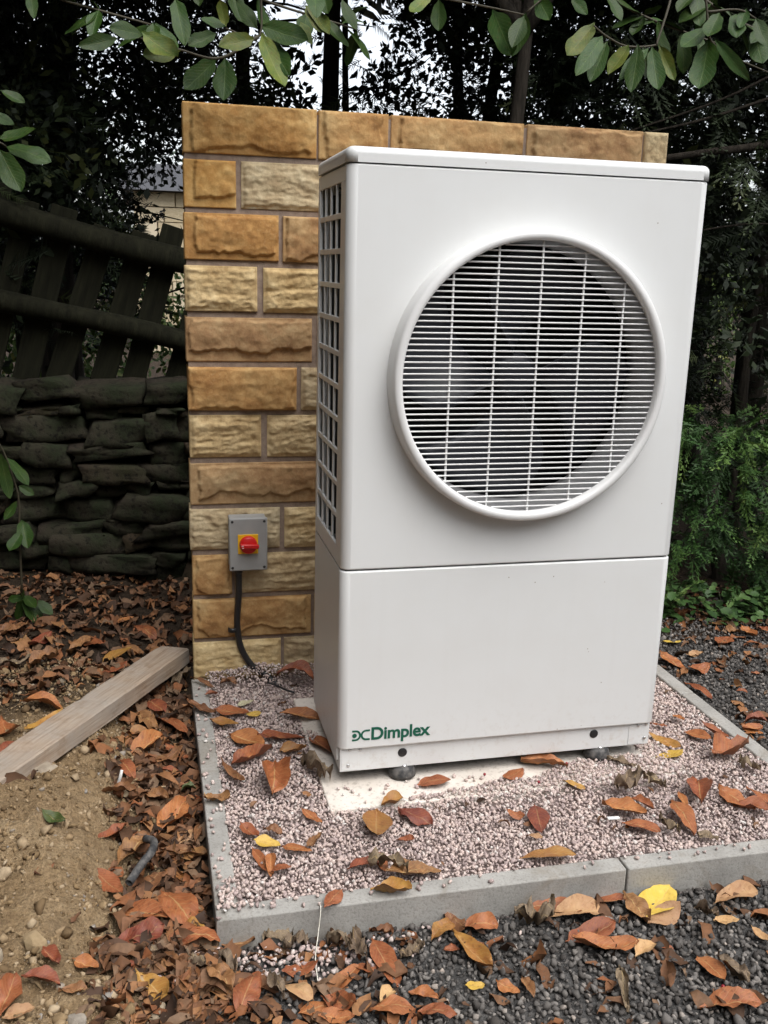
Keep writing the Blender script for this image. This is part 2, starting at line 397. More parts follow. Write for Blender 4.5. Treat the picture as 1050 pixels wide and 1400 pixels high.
ob = objrand(t); n1 = noise(t, 12, 5, .6)
setc(t, b, mixc(t, ob, ramp(t, n1, [(.3, (.42, .33, .20)), (.7, (.58, .49, .33))]), (.62, .53, .38)))
m, t, b = newmat('roof_slate', .7, (.05, .05, .055)); MT['slate'] = m
m, t, b = newmat('window_glass', .05, (.02, .025, .03)); MT['glass'] = m
m, t, b = newmat('painted_timber', .5, (.7, .7, .68)); MT['timberwhite'] = m

m, t, b = newmat('sawn_timber', .85, spec=.2); MT['plank'] = m
gv = nd(t, 'ShaderNodeMapping', {'Vector': coords(t), 'Scale': (2.2, 40, 40)}).outputs[0]
n1 = noise(t, 3, 5, .6, gv); n2 = noise(t, 14, 5, .65); n3 = noise(t, 5, 4, .6)
c = ramp(t, n1, [(.3, (.24, .17, .115)), (.5, (.36, .28, .21)), (.75, (.44, .36, .28))])
c = mixc(t, mth(t, 'MULTIPLY', ramp(t, n3, [(.4, (0, 0, 0)), (.65, (1, 1, 1))]), .55), c, (.34, .32, .29))
c = mixc(t, mth(t, 'MULTIPLY', ramp(t, n2, [(.55, (0, 0, 0)), (.7, (1, 1, 1))]), .45), c, (.20, .12, .06))
setc(t, b, c); bump(t, b, n1, .5, .004)
m, t, b = newmat('sandy_rock', .95, spec=.15); MT['rocks'] = m
n1 = noise(t, 25, 5, .65); ob = objrand(t)
c = mixc(t, ob, ramp(t, n1, [(.3, (.24, .17, .095)), (.7, (.42, .32, .19))]), ramp(t, n1, [(.3, (.20, .17, .14)), (.7, (.40, .36, .30))]))
setc(t, b, c); bump(t, b, n1, .6, .006)
m, t, b = newmat('straw', .6, (.75, .72, .62)); MT['straw'] = m
m, t, b = newmat('red_berry', .35, (.25, .01, .02)); MT['berry'] = m
# ---------------------------------------------------------------- ground sheet
def graded(lo, hi, step, far):
    c = list(np.arange(lo, hi+1e-6, step)); s = step; v = hi
    while v < far: s *= 1.28; v += s; c.append(v)
    s = step; v = lo
    while v > -far: s *= 1.28; v -= s; c.insert(0, v)
    return np.array(c)
gx = graded(-1.5, 2.2, .0105, 400); gy = graded(-1.3, 1.4, .0105, 400)
X, Y = np.meshgrid(gx, gy)
Z = hz(X, Y)
nx, ny = len(gx), len(gy)
idx = np.arange(nx*ny).reshape(ny, nx)
F = np.stack([idx[:-1, :-1], idx[:-1, 1:], idx[1:, 1:], idx[1:, :-1]], -1).reshape(-1, 4)
nz = fbm(X*4, Y*4, 21)
# sandy spoil: left of the bed, in front of the plank
soil = sst(-.34, -.50, X+.22*nz+.04)*sst(.75, .45, Y-.35*(X+.9)+.4*nz)*sst(-3.5, -2.6, X)
soil = np.maximum(soil, sst(.20, .5, nz+.16)*sst(-.45, -.6, X)*sst(1.0, .7, Y)*.9)
litter = np.maximum(sst(-.25, -.36, X+.1*nz), sst(.85, 1.0, Y))
bed = ((X > KX0) & (X < KX1) & (Y > KY0) & (Y < .8)).astype(float)
rough = soil*(1-bed)*sst(-.38, -.5, X)
Z = Z+rough*(.055*fbm(X*11, Y*11, 31, 3)+.035*np.abs(fbm(X*30, Y*30, 32, 3))+.018*fbm(X*60, Y*60, 33, 2))
far = sst(5, 9, np.hypot(X, Y))
litter = np.maximum(litter, far*sst(-.5, .5, Y))
litter = litter*np.maximum(sst(-1.6, -1.2, Y), 0)  # unseen ground behind the camera kept paler to bounce light onto the unit
g = link('ground', npmesh('ground', np.stack([X, Y, Z], -1).reshape(-1, 3), F, MT['ground'], True, {'soil': soil.ravel(), 'litter': litter.ravel(), 'bed': bed.ravel()}))
tag(g, kind='structure')

# ---------------------------------------------------------------- kerbed bed
def kerb(x0, x1, y0, y1, label):
    b = box_bm(x0, x1, y0, y1, -.17, .006, .004, 2)
    o = link('concrete_edging', bmmesh('concrete_edging', b, MT['kerb'], 'round'))
    return tag(o, label, 'kerb', 'concrete edging kerbs round the gravel bed')
g_ = .0025
kerb(KX0, .592-g_, KY0, KY0+.05, 'long left piece of the front concrete edging, with gravel spilt on its corner')
kerb(.592+g_, KX1, KY0, KY0+.05, 'right piece of the front concrete edging, past the joint')
kerb(KX0, KX0+.05, KY0+.05+g_, .335-g_, 'near piece of the left concrete edging beside the leaf drift')
kerb(KX0, KX0+.05, .335+g_, .765, 'far piece of the left concrete edging, ending at the stone wall')
kerb(KX1-.05, KX1, KY0+.05+g_, .38-g_, 'near piece of the right concrete edging beside the grey gravel')
kerb(KX1-.05, KX1, .38+g_, 1.0, 'far piece of the right concrete edging, half hidden behind the white unit')

bm = box_bm(-.037, .975, -.105, .56, -.09, .007, .004, 2)
tag(link('concrete_pad', bmmesh('concrete_pad', bm, MT['pad'], 'round')), 'pale concrete pad under the white heat pump', 'concrete pad')

# gravel: angular chippings, thousands, real pieces joined
def chip_templates(n, npt=15, flat=.7):
    out = []
    for _ in range(n):
        b = bmesh.new()
        p = RNG.normal(size=(npt, 3)); p /= np.linalg.norm(p, axis=1, keepdims=True)
        p *= RNG.uniform(.8, 1.1, size=(npt, 1))*np.array([1, RNG.uniform(.65, .95), RNG.uniform(.5, flat+.15)])
        vs = [b.verts.new(q) for q in p]
        r = bmesh.ops.convex_hull(b, input=vs)
        bmesh.ops.delete(b, geom=[v for v in b.verts if not v.link_faces], context='VERTS')
        bmesh.ops.triangulate(b, faces=b.faces[:])
        b.verts.index_update()
        out.append((np.array([v.co[:] for v in b.verts]), np.array([[v.index for v in f.verts] for f in b.faces])))
        b.free()
    return out
CHIPS = chip_templates(10)
def gravel(name, P, S, mat, label, cat):
    VV = []; FF = []; TT = []; o = 0
    kind = RNG.integers(0, len(CHIPS), len(P)); tint = RNG.uniform(0, 1, len(P))
    for k, (tv, tf) in enumerate(CHIPS):
        s = kind == k
        V, Fc = scatter(tv, tf, P[s], randrot(int(s.sum())), S[s])
        VV.append(V); FF.append(Fc+o); TT.append(np.repeat(tint[s], len(tv))); o += len(V)
    ob = link(name, npmesh(name, np.vstack(VV), np.vstack(FF), mat, False, {'tint': np.concatenate(TT)}))
    return tag(ob, label, cat, kind='stuff')
def jitgrid(x0, x1, y0, y1, step):
    a, c = np.meshgrid(np.arange(x0, x1, step), np.arange(y0, y1, step))
    a = a.ravel(); c = c.ravel()
    return a+RNG.uniform(-.5, .5, a.shape)*step, c+RNG.uniform(-.5, .5, a.shape)*step
# pink granite inside the kerbs
x, y = jitgrid(KX0+.052, KX1-.052, KY0+.052, .775, .0078)
pad = (x > -.03) & (x < .968) & (y > -.098) & (y < .55)
padedge = (fbm(x*6, y*6, 40)*.10+np.clip((x-.16)*.17, -.03, .13) > (y+.098))
padedge |= (fbm(x*6, y*6, 41)*.16+.07 > (.968-x)) & (y < .3)
padedge |= (fbm(x*7, y*7, 43)*.14+.0 > (x+.03))
ok = ~pad | (padedge & (RNG.uniform(size=x.shape) < .97))
x = x[ok]; y = y[ok]; onpad = pad[ok]
r = .0036+.0052*RNG.uniform(size=x.shape)**1.6
bury = .012*fbm(x*5, y*5, 44)
z = np.where(onpad, .007+r*.45+RNG.uniform(0, .006, x.shape), -.001+bury+RNG.uniform(-.003, .004, x.shape))
near = sst(.10, 0, np.abs(y-.76))*.03+sst(.1, 0, np.hypot(x+.12, y-.74))*.02
z = np.where(onpad, z, z+near+.010*sst(.15, .4, x)*sst(.07, .0, np.abs(y+.105))+.010*sst(.06, 0, np.abs(x-.975)))
P1 = np.stack([x, y, z], 1); S1 = r
# a few strays on the kerbs and pad, and the spilt heap on the near left corner
def strays(n, x0, x1, y0, y1, z):
    return np.stack([RNG.uniform(x0, x1, n), RNG.uniform(y0, y1, n), np.full(n, z)], 1)
st = [strays(60, KX0+.004, KX0+.05, KY0, .7, .011), strays(50, KX0, KX1, KY0+.004, KY0+.05, .011), strays(60, -.02, .95, -.1, .0, .012)]
c = RNG.normal(size=(170, 2))*np.array([.04, .035])+np.array([KX0+.05, KY0+.06]); c = c[(c[:, 0] > KX0+.004) & (c[:, 1] > KY0+.012)]
st.append(np.column_stack([c, np.full(len(c), .011)+RNG.uniform(0, .006, len(c))]))
c = RNG.normal(size=(230, 2))*np.array([.13, .03])+np.array([-.18, KY0-.06]); c = c[c[:, 1] < KY0-.01]
st.append(np.column_stack([c, hz(c[:, 0], c[:, 1])+.012+RNG.uniform(0, .006, len(c))]))
st = np.vstack(st)
P1 = np.vstack([P1, st]); S1 = np.concatenate([S1, RNG.uniform(.0045, .0085, len(st))])
gravel('pink_gravel', P1, S1, MT['pink'], 'pink granite chippings filling the kerbed bed', 'gravel')
# dark chippings outside, front and right
x, y = jitgrid(-.5, 1.9, -1.3, KY0-.004, .0115)
keep = RNG.uniform(size=x.shape) < sst(-.45, -.05, x+.25*fbm(x*4, y*4, 50)+.1*(y+.7))
x1, y1 = jitgrid(KX1+.004, 2.4, KY0-.1, 1.35, .0145)
x = np.concatenate([x[keep], x1]); y = np.concatenate([y[keep], y1])
r = (.0045+.0065*RNG.uniform(size=x.shape)**1.5)*np.where(RNG.uniform(size=x.shape) < .06, 1.5, 1)
z = hz(x, y)+r*.35+RNG.uniform(-.002, .008, x.shape)
gravel('dark_gravel', np.stack([x, y, z], 1), r, MT['dark'], 'dark grey stone chippings outside the kerbs', 'gravel')
# soil crumbs and clods on the spoil heap
n = 45000
x = RNG.uniform(-1.3, -.36, n); y = RNG.uniform(-1.1, .95, n)
keep = RNG.uniform(size=n) < sst(-.34, -.55, x+.12*fbm(x*5, y*5, 60))*(.35+.65*sst(-.1, .15, fbm(x*7, y*7, 61)))
x = x[keep]; y = y[keep]
r = .0017+.008*RNG.uniform(size=x.shape)**5+(RNG.uniform(size=x.shape) < .022)*RNG.uniform(.004, .016, x.shape)
gravel('soil_clods', np.stack([x, y, hz(x, y)+.055*fbm(x*11, y*11, 31, 3)*sst(-.45, -.6, x)+r*.3+.003], 1), r, MT['clod'], 'crumbs and clods of yellow sandy soil at left', 'soil')

# ---------------------------------------------------------------- stone wall behind the unit
WX0, WY, WTOP, WLEN, WTH = -.3346, .7804, 1.78, 1.5327, .10
wall = empty('garden_wall', (WX0, WY, 0)); wall.rotation_euler.z = -.007
tag(wall, 'freestanding wall of coursed yellow and orange sandstone blocks behind the unit', 'wall')
def stone_face(name, w, h, kind, seed, fine=True, endface=False):
    sp = .004 if fine else .016
    nu = max(4, int(w/sp)); nv = max(4, int(h/sp))
    u, v = np.meshgrid(np.linspace(0, w, nu+1), np.linspace(0, h, nv+1))
    rs = np.random.default_rng(seed)
    eu = np.minimum(u, w-u); ev = np.minimum(v, h-v)
    if kind == 'rock':
        ml = rs.uniform(-.004, .036); mr = rs.uniform(-.008, .02); mb = rs.uniform(.002, .034); mt_ = rs.uniform(-.010, .010)
        wob = lambda s, f, a: a*fbm(s, f+0*s, seed, 4)
        dl = u-ml-.03*fbm(v*22, 3+0*v, seed+1)-.008*fbm(v*90, u*40, seed+11); dr = (w-u)-mr-.025*fbm(v*22, 7+0*v, seed+2)
        db = v-mb-.07*fbm(u*10, 1+0*u, seed+3)-.012*fbm(u*60, v*50, seed+13); dt = (h-v)-mt_-.02*fbm(u*14, 9+0*u, seed+4)
        e = np.minimum(np.minimum(dl, dr*1.0), np.minimum(db, dt))
        hgt = .0115*sst(-.0005, .0045, e)+.004*sst(0, .05, e)
        hgt = hgt+.013*fbm(u*16, v*24, seed+5, 4)*sst(-.004, .02, e)+.003*fbm(u*70, v*70, seed+6, 3)
        hgt = hgt+.0035*fbm(u*30, v*30, seed+8, 3)
        edge = .004
    else:
        e = np.minimum(eu, ev)
        tilt = rs.uniform(-.35, .35)
        vv = v+tilt*u*.3
        rid = fbm(u*9, vv*62, seed+5, 4)
        strokes = np.abs(fbm(u*30+vv*22, vv*75-u*14, seed+7, 3))
        hgt = .010*sst(0, .016, e+.006*fbm(u*40, v*40, seed+2))+.013*rid*sst(0, .012, e)-.016*strokes+.004*fbm(u*80, v*80, seed+6, 3)
        edge = .008
    if endface: hgt = .006*sst(0, .006, np.minimum(eu, ev))+.010*fbm(u*110, v*70, seed, 2)+.004*fbm(u*200, v*200, seed, 2)
    out = hgt*sst(0, edge, np.minimum(eu, ev))+.002
    V = np.stack([u, -out, v], -1).reshape(-1, 3)
    ii = np.arange((nu+1)*(nv+1)).reshape(nv+1, nu+1)
    Fq = np.stack([ii[:-1, :-1], ii[:-1, 1:], ii[1:, 1:], ii[1:, :-1]], -1).reshape(-1, 4)
    # body behind the face
    per = np.concatenate([ii[0, :-1], ii[:-1, -1], ii[-1, :0:-1], ii[:0:-1, 0]])
    o = len(V); B = V[per].copy(); B[:, 1] = WTH-.004
    Fs = np.stack([per, o+np.arange(len(per)), o+np.roll(np.arange(len(per)), -1), np.roll(per, -1)], 1)
    V = np.vstack([V, B])
    me = npmesh(name, V, np.vstack([Fq, Fs]), MT['tooled' if kind == 'tooled' or endface else 'rock'], True)
    return me
GAP = .010
courses = [
    [(.003, .392, 'rock'), (.399, .610, 'rock'), (.619, 1.043, 'rock'), (1.052, 1.443, 'rock'), (1.452, WLEN, 'end')],
    [(.002, .153, 'rock'), (.166, .50, 'tooled'), (.515, .90, 'rock'), (.915, 1.20, 'tooled'), (1.212, WLEN, 'rock')],
    [(.003, .282, 'rock'), (.293, .52, 'rock'), (.534, .86, 'tooled'), (.872, 1.27, 'rock'), (1.282, WLEN, 'tooled')],
    [(.001, .216, 'tooled'), (.234, .56, 'tooled'), (.575, .95, 'rock'), (.965, 1.3, 'tooled'), (1.315, WLEN, 'rock')],
    [(.002, .387, 'rock'), (.402, .70, 'tooled'), (.715, 1.1, 'rock'), (1.115, WLEN, 'rock')],
    [(.001, .335, 'rock'), (.349, .60, 'tooled'), (.615, 1.0, 'rock'), (1.015, WLEN, 'rock')],
    [(.002, .223, 'tooled'), (.241, .52, 'tooled'), (.535, .9, 'rock'), (.915, WLEN, 'tooled')],
    [(.002, .402, 'rock'), (.417, .7, 'tooled'), (.715, 1.1, 'rock'), (1.115, WLEN, 'tooled')],
    [(.0, .285, 'tooled'), (.298, .6, 'tooled'), (.615, .95, 'rock'), (.965, WLEN, 'rock')],
    [(.0, .125, 'rock'), (.138, .42, 'tooled'), (.435, .8, 'rock'), (.815, 1.2, 'tooled'), (1.215, WLEN, 'rock')],
    [(.001, .386, 'rock'), (.398, .7, 'tooled'), (.715, 1.1, 'rock'), (1.115, WLEN, 'rock')],
    [(.0, .286, 'tooled'), (.299, .6, 'tooled'), (.615, 1.0, 'rock'), (1.015, WLEN, 'tooled')],
    [(.0, .35, 'rock'), (.365, .8, 'tooled'), (.815, WLEN, 'rock')]]
for k, row in enumerate(courses):
    zt = WTOP-.15*k-(0 if k == 0 else GAP*.4); zb = WTOP-.15*(k+1)+GAP+.003
    for j, (a, c, kd) in enumerate(row):
        s = 100+k*17+j*5
        fine = a < .42 or k == 0
        jx = random.uniform(-.004, .003) if a < .01 else random.uniform(-.002, .002)
        if kd == 'rock' and a > .0 and k in (0, 2, 10) and j in (1, 2): pass
        me = stone_face('walling_stone', c-a, zt-zb, 'rock' if kd == 'rock' else 'tooled', s, fine, kd == 'end')
        o = link('walling_stone', me, wall); o.location = (a+jx, random.uniform(-.003, .003), zb+random.uniform(-.0015, .0015)); o.rotation_euler = (random.uniform(-.006, .006), random.uniform(-.003, .003), random.uniform(-.004, .004))
box('mortar', .004, WLEN-.004, .004, WTH-.006, -.15, WTOP-.012, MT['mortar'], wall)

# ---------------------------------------------------------------- heat pump
W, D = .9064, .4081
ZB, ZC, ZS, ZM, ZT = .045, .1142, .6023, 1.5617, 1.598
hp = empty('heat_pump', (0, 0, 0))
tag(hp, 'tall white air source heat pump with round fan grille, standing on the concrete pad', 'heat pump')
FX, FZ, FR = .457, 1.08, .327
def front_cover(name, z0, z1, hole):
    b = bmesh.new(); bmesh.ops.create_cube(b, size=1)
    for v in b.verts: v.co = Vector(((v.co.x+.5)*W, (v.co.y+.5)*.034, z0+(v.co.z+.5)*(z1-z0)))
    ed = [e for e in b.edges if all(v.co.y < .001 for v in e.verts) and abs(e.verts[0].co.z-e.verts[1].co.z) > .1]
    bmesh.ops.bevel(b, geom=ed, offset=.024, segments=10, profile=.5, affect='EDGES')
    ed = [e for e in b.edges if len(e.link_faces) == 2 and any(abs(f.normal.z) > .9 for f in e.link_faces) and any(abs(f.normal.z) < .1 and f.normal.y < .2 for f in e.link_faces)]
    b.normal_update()
    ed = [e for e in b.edges if any(abs(f.normal.z) > .9 for f in e.link_faces) and not any(f.normal.y > .9 for f in e.link_faces)]
    bmesh.ops.bevel(b, geom=ed, offset=.0045, segments=3, profile=.5, affect='EDGES')
    b.normal_update()
    back = [f for f in b.faces if f.normal.y > .9]
    bmesh.ops.delete(b, geom=back, context='FACES')
    if hole:
        f = min((f for f in b.faces if f.normal.y < -.999), key=lambda f: -f.calc_area())
        cs = sorted(f.verts, key=lambda v: math.atan2(v.co.z-FZ, v.co.x-FX))
        bmesh.ops.delete(b, geom=[f], context='FACES_ONLY')
        N = 120; R = FR+.012; y = cs[0].co.y
        ci = [b.verts.new((FX+R*math.cos(2*math.pi*i/N-math.pi), y, FZ+R*math.sin(2*math.pi*i/N-math.pi))) for i in range(N)]
        angs = [math.atan2(v.co.z-FZ, v.co.x-FX) for v in cs]
        def own(a):
            best = 0
            d = [abs((a-q+math.pi) % (2*math.pi)-math.pi) for q in angs]
            return d.index(min(d))
        for i in range(N):
            a0 = 2*math.pi*i/N-math.pi; a1 = 2*math.pi*(i+1)/N-math.pi
            o0, o1 = own(a0), own(a1)
            b.faces.new((ci[i], cs[o0], ci[(i+1) % N]))
            if o0 != o1: b.faces.new((cs[o0], cs[o1], ci[(i+1) % N]))
        # turned-in lip of the hole
        li = [b.verts.new((v.co.x, .02, v.co.z)) for v in ci]
        for i in range(N): b.faces.new((ci[i], ci[(i+1) % N], li[(i+1) % N], li[i]))
        bmesh.ops.recalc_face_normals(b, faces=b.faces[:])
    return link(name, bmmesh(name, b, MT['white'], 'round'), hp)
front_cover('upper_front_panel', ZS+.002, ZM-.0012, True)
front_cover('lower_front_panel', ZC, ZS-.002, False)
# lid with rounded edges
b = bmesh.new(); bmesh.ops.create_cube(b, size=1)
for v in b.verts: v.co = Vector((-.002+(v.co.x+.5)*(W+.004), -.002+(v.co.y+.5)*(D+.004), ZM+.0012+(v.co.z+.5)*(ZT-ZM-.0012)))
ed = [e for e in b.edges if abs(e.verts[0].co.z-e.verts[1].co.z) > .01]
bmesh.ops.bevel(b, geom=ed, offset=.024, segments=8, profile=.5, affect='EDGES')
b.normal_update()
ed = [e for e in b.edges if any(f.normal.z > .9 for f in e.link_faces) and any(f.normal.z < .5 for f in e.link_faces)]
bmesh.ops.bevel(b, geom=ed, offset=.016, segments=5, profile=.5, affect='EDGES')
link('lid', bmmesh('lid', b, MT['white'], 'round'), hp)
# dark strips set back in the seams, standing in for the gap shadow
box('seam_shadow_strip', .012, W-.012, .010, .030, ZS-.006, ZS+.006, MT['seam_shadow'], hp)
box('seam_shadow_strip', .012, W-.012, .010, D-.01, ZM-.006, ZM+.006, MT['seam_shadow'], hp)
# carcass: right, back, lower left panels
box('right_side_panel', W-.014, W-.004, .0345, D, ZC+.002, ZM-.002, MT['white'], hp, .002)
box('back_panel', .003, W-.0145, D-.012, D, ZC+.002, ZM-.002, MT['white'], hp, .002)
box('lower_left_side_panel', .002, .012, .0345, D-.0125, ZC-.045, ZS-.003, MT['white'], hp, .002)
# left side grille: 4 x 11 openings
sg = empty('side_grille'); sg.parent = hp
GY0, GY1, GZ0, GZ1 = .0345, D-.0125, ZS+.003, ZM-.003
top_h = .034; bot_h = .046; nr = 11; bw = .013
z0 = GZ0+bot_h; z1 = GZ1-top_h; pz = (z1-z0+bw)/nr
box('rail', .001, .009, GY0, GY1, GZ1-top_h, GZ1, MT['white'], sg, .0015)
box('rail', .001, .009, GY0, GY1, GZ0, GZ0+bot_h, MT['white'], sg, .0015)
for i in range(1, nr):
    zz = z0+i*pz-bw
    box('rail', .0015, .0085, GY0+.046, GY1-.024, zz, zz+bw, MT['white'], sg, .0012)
box('stile', .0005, .0095, GY0, GY0+.046, GZ0+bot_h, GZ1-top_h, MT['white'], sg, .0015)
box('stile', .0005, .0095, GY1-.024, GY1, GZ0+bot_h, GZ1-top_h, MT['white'], sg, .0015)
y0 = GY0+.046; y1 = GY1-.024; pw = .007; py = (y1-y0+pw)/4
for i in range(1, 4): box('grille_bar', .002, .008, y0+i*py-pw, y0+i*py, GZ0+bot_h, GZ1-top_h, MT['white'], sg, .001)
# inside the side grille: fins of the coil and grey upright sheets
V = []; Fc = []
zz = ZS+.03
tv = np.array([[a, bb, c] for a in (0, 1) for bb in (0, 1) for c in (0, 1)], float)
tf = np.array([[0, 1, 3, 2], [4, 6, 7, 5], [0, 4, 5, 1], [2, 3, 7, 6], [0, 2, 6, 4], [1, 5, 7, 3]])
zs_ = np.arange(ZS+.03, ZM-.03, .0115)
Pn = np.stack([np.full(len(zs_), .045), np.full(len(zs_), .055), zs_], 1)
Vn, Fn = scatter(tv, tf, Pn, np.tile(np.eye(3), (len(zs_), 1, 1)), np.tile(np.array([[.03, D-.12, .0035]]), (len(zs_), 1)))
tag(link('coil_fins', npmesh('coil_fins', Vn, Fn, MT['coil']), hp), kind='stuff')
for yy in (.15, .24, .325):
    box('inner_sheet', .02, .044, yy, yy+.012, ZS+.03, ZM-.05, MT['sheet'], hp)
box('coil_backing', .078, .084, .04, D-.02, ZS+.01, ZM-.01, MT['cavity'], hp)
# fan: bezel, shroud, blades, guard
bz = empty('fan_surround', (FX, 0, FZ)); bz.parent = hp
prof = [(.354, .004), (.353, -.006), (.351, -.036), (.350, -.048), (.3485, -.0535), (.345, -.0565), (.339, -.058), (.334, -.0575), (.330, -.055), (.328, -.050), (.327, -.036)]
V, Fq = lathe(prof, 128); link('bezel', pymesh('bezel', V, Fq, MT['plastic'], True), bz)
V, Fq = lathe([(.327, -.036), (.326, -.02), (.3255, .0), (.325, .03), (.324, .07), (.322, .105), (.330, .11), (.345, .12)], 96); link('shroud', pymesh('shroud', V, Fq, MT['shroud'], True), bz)
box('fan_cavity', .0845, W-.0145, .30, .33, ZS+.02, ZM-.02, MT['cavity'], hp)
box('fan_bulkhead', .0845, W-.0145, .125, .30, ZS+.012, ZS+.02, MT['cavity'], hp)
# annular plate closing the space round the shroud
V = [(-FX+.085, .12, ZS+.011-FZ), (W-.015-FX, .12, ZS+.011-FZ), (W-.015-FX, .12, ZM-.011-FZ), (-FX+.085, .12, ZM-.011-FZ)]; Fq = []
N = 64; an_ = [math.atan2(q[2], q[0]) for q in V]
def own_(a): d_ = [abs((a-q+math.pi) % (2*math.pi)-math.pi) for q in an_]; return d_.index(min(d_))
for i in range(N): V.append((.345*math.cos(2*math.pi*i/N), .12, .345*math.sin(2*math.pi*i/N)))
for i in range(N):
    o0, o1 = own_(2*math.pi*i/N), own_(2*math.pi*((i+1) % N)/N)
    Fq.append((4+i, o0, 4+(i+1) % N))
    if o0 != o1: Fq.append((o0, o1, 4+(i+1) % N))
link('shroud_plate', pymesh('shroud_plate', V, Fq, MT['cavity']), bz)
fan = empty('fan', (FX, .10, FZ)); fan.parent = hp
V, Fq = lathe([(0.0001, -.035), (.035, -.034), (.052, -.028), (.058, -.015), (.06, .05)], 48); link('hub', pymesh('hub', V, Fq, MT['blade'], True), fan)
for k in range(4):
    a0 = math.radians(182-90*k)
    V = []; Fq = []; nr_, na = 12, 10
    for i in range(nr_+1):
        s = i/nr_; r = .055+s*.255
        span = math.radians(30+34*math.sin(s*2.2)**1.2)
        sweep = math.radians(-26*s*s)
        for j in range(na+1):
            q = j/na-.5
            a = a0+sweep+q*span
            V.append((r*math.cos(a), -q*.085*(1-.25*s)+.012*math.cos(q*3)-.0, r*math.sin(a)))
    for i in range(nr_):
        for j in range(na): Fq.append((i*(na+1)+j, i*(na+1)+j+1, (i+1)*(na+1)+j+1, (i+1)*(na+1)+j))
    o = link('blade', pymesh('blade', V, Fq, MT['blade'], True), fan)
    md = o.modifiers.new('thick', 'SOLIDIFY'); md.thickness = .004
gd = empty('fan_guard', (FX, -.036, FZ)); gd.parent = hp
pitch = .0137; nb = int(FR/pitch)
def bar_mesh(name, L, r, axis):
    n = 6; V = []; Fq = []
    for s in (-1, 1):
        for k in range(n):
            a = 2*math.pi*(k+.5)/n
            V.append((s*L/2, r*math.cos(a), r*math.sin(a)) if axis == 'x' else (r*math.cos(a), r*math.sin(a), s*L/2))
    for k in range(n): Fq.append((k, (k+1) % n, n+(k+1) % n, n+k))
    return pymesh(name, V, Fq, MT['plastic'], True)
for i in range(-nb, nb+1):
    zz = i*pitch; L = 2*math.sqrt(max(FR**2-zz*zz, .0004))
    o = link('guard_bar', bar_mesh('guard_bar', L, .0021, 'x'), gd); o.location = (0, 0, zz)
for xx in (-.209, -.1, .009, .118, .226):
    L = 2*math.sqrt(max(FR**2-xx*xx, .0004))
    if L < .1: continue
    o = link('guard_upright', bar_mesh('guard_upright', L, .0027, 'z'), gd); o.location = (xx, .002, 0)
# base rail, screws, black discs
bs = empty('base_frame'); bs.parent = hp
box('front_rail', .008, W-.008, .012, .020, ZB, ZC+.006, MT['white'], bs, .0015)
box('side_rail', .008, .016, .021, D-.005, ZB, ZC+.002, MT['white'], bs, .0015)
box('side_rail', W-.016, W-.008, .021, D-.005, ZB, ZC+.002, MT['white'], bs, .0015)
box('floor_tray', .017, W-.017, .021, D-.006, ZB+.012, ZB+.016, MT['sheet'], bs)
box('corner_plate', .012, .058, .0105, .0118, ZB+.004, ZC-.006, MT['white'], bs, .0004)
box('corner_plate', W-.072, W-.030, .0105, .0118, ZB+.004, ZC-.008, MT['white'], bs, .0004)
def disc_y(name, x, y, z, r, h, mat, parent, n=24, dome=.3):
    V, Fq = lathe([(r, h), (r, h*dome), (r*.85, 0), (.0001, -h*.12)], n)
    o = link(name, pymesh(name, V, Fq, mat, True), parent); o.location = (x, y, z); return o
for xx, zz in ((.177, .087), (.728, .091)):
    disc_y('black_disc', xx, .0095, zz, .0125, .004, MT['black'], bs)  # proud black disc on the front rail
for xx, zz in ((.030, ZB+.018), (.034, ZC-.006), (.062, ZC-.008), (W-.022, ZB+.02), (W-.045, ZC-.009), (W-.02, ZC-.006)):
    disc_y('screw', xx, .0085, zz, .0045, .003, MT['steel'], bs, 12)
for xx, yy in ((.184, .034), (.752, .034), (.184, .35), (.752, .35)):
    ft = empty('rubber_foot', (xx, yy, .0135)); ft.parent = hp
    V, Fq = lathe([(.0001, 0), (.037, 0), (.0375, .008), (.034, .022), (.029, .030), (.012, .0312), (.011, .028), (.0001, .028)], 40)
    V = V[:, [0, 2, 1]]*np.array([1, 1, 1]); link('puck', pymesh('puck', V, [f[::-1] for f in Fq], MT['rubber'], True), ft)
    V, Fq = lathe([(.0001, .0365), (.006, .0365), (.009, .033), (.009, .026)], 16)
    V = V[:, [0, 2, 1]]; link('bolt', pymesh('bolt', V, Fq, MT['steel'], True), ft).location = (0, -.018, 0)
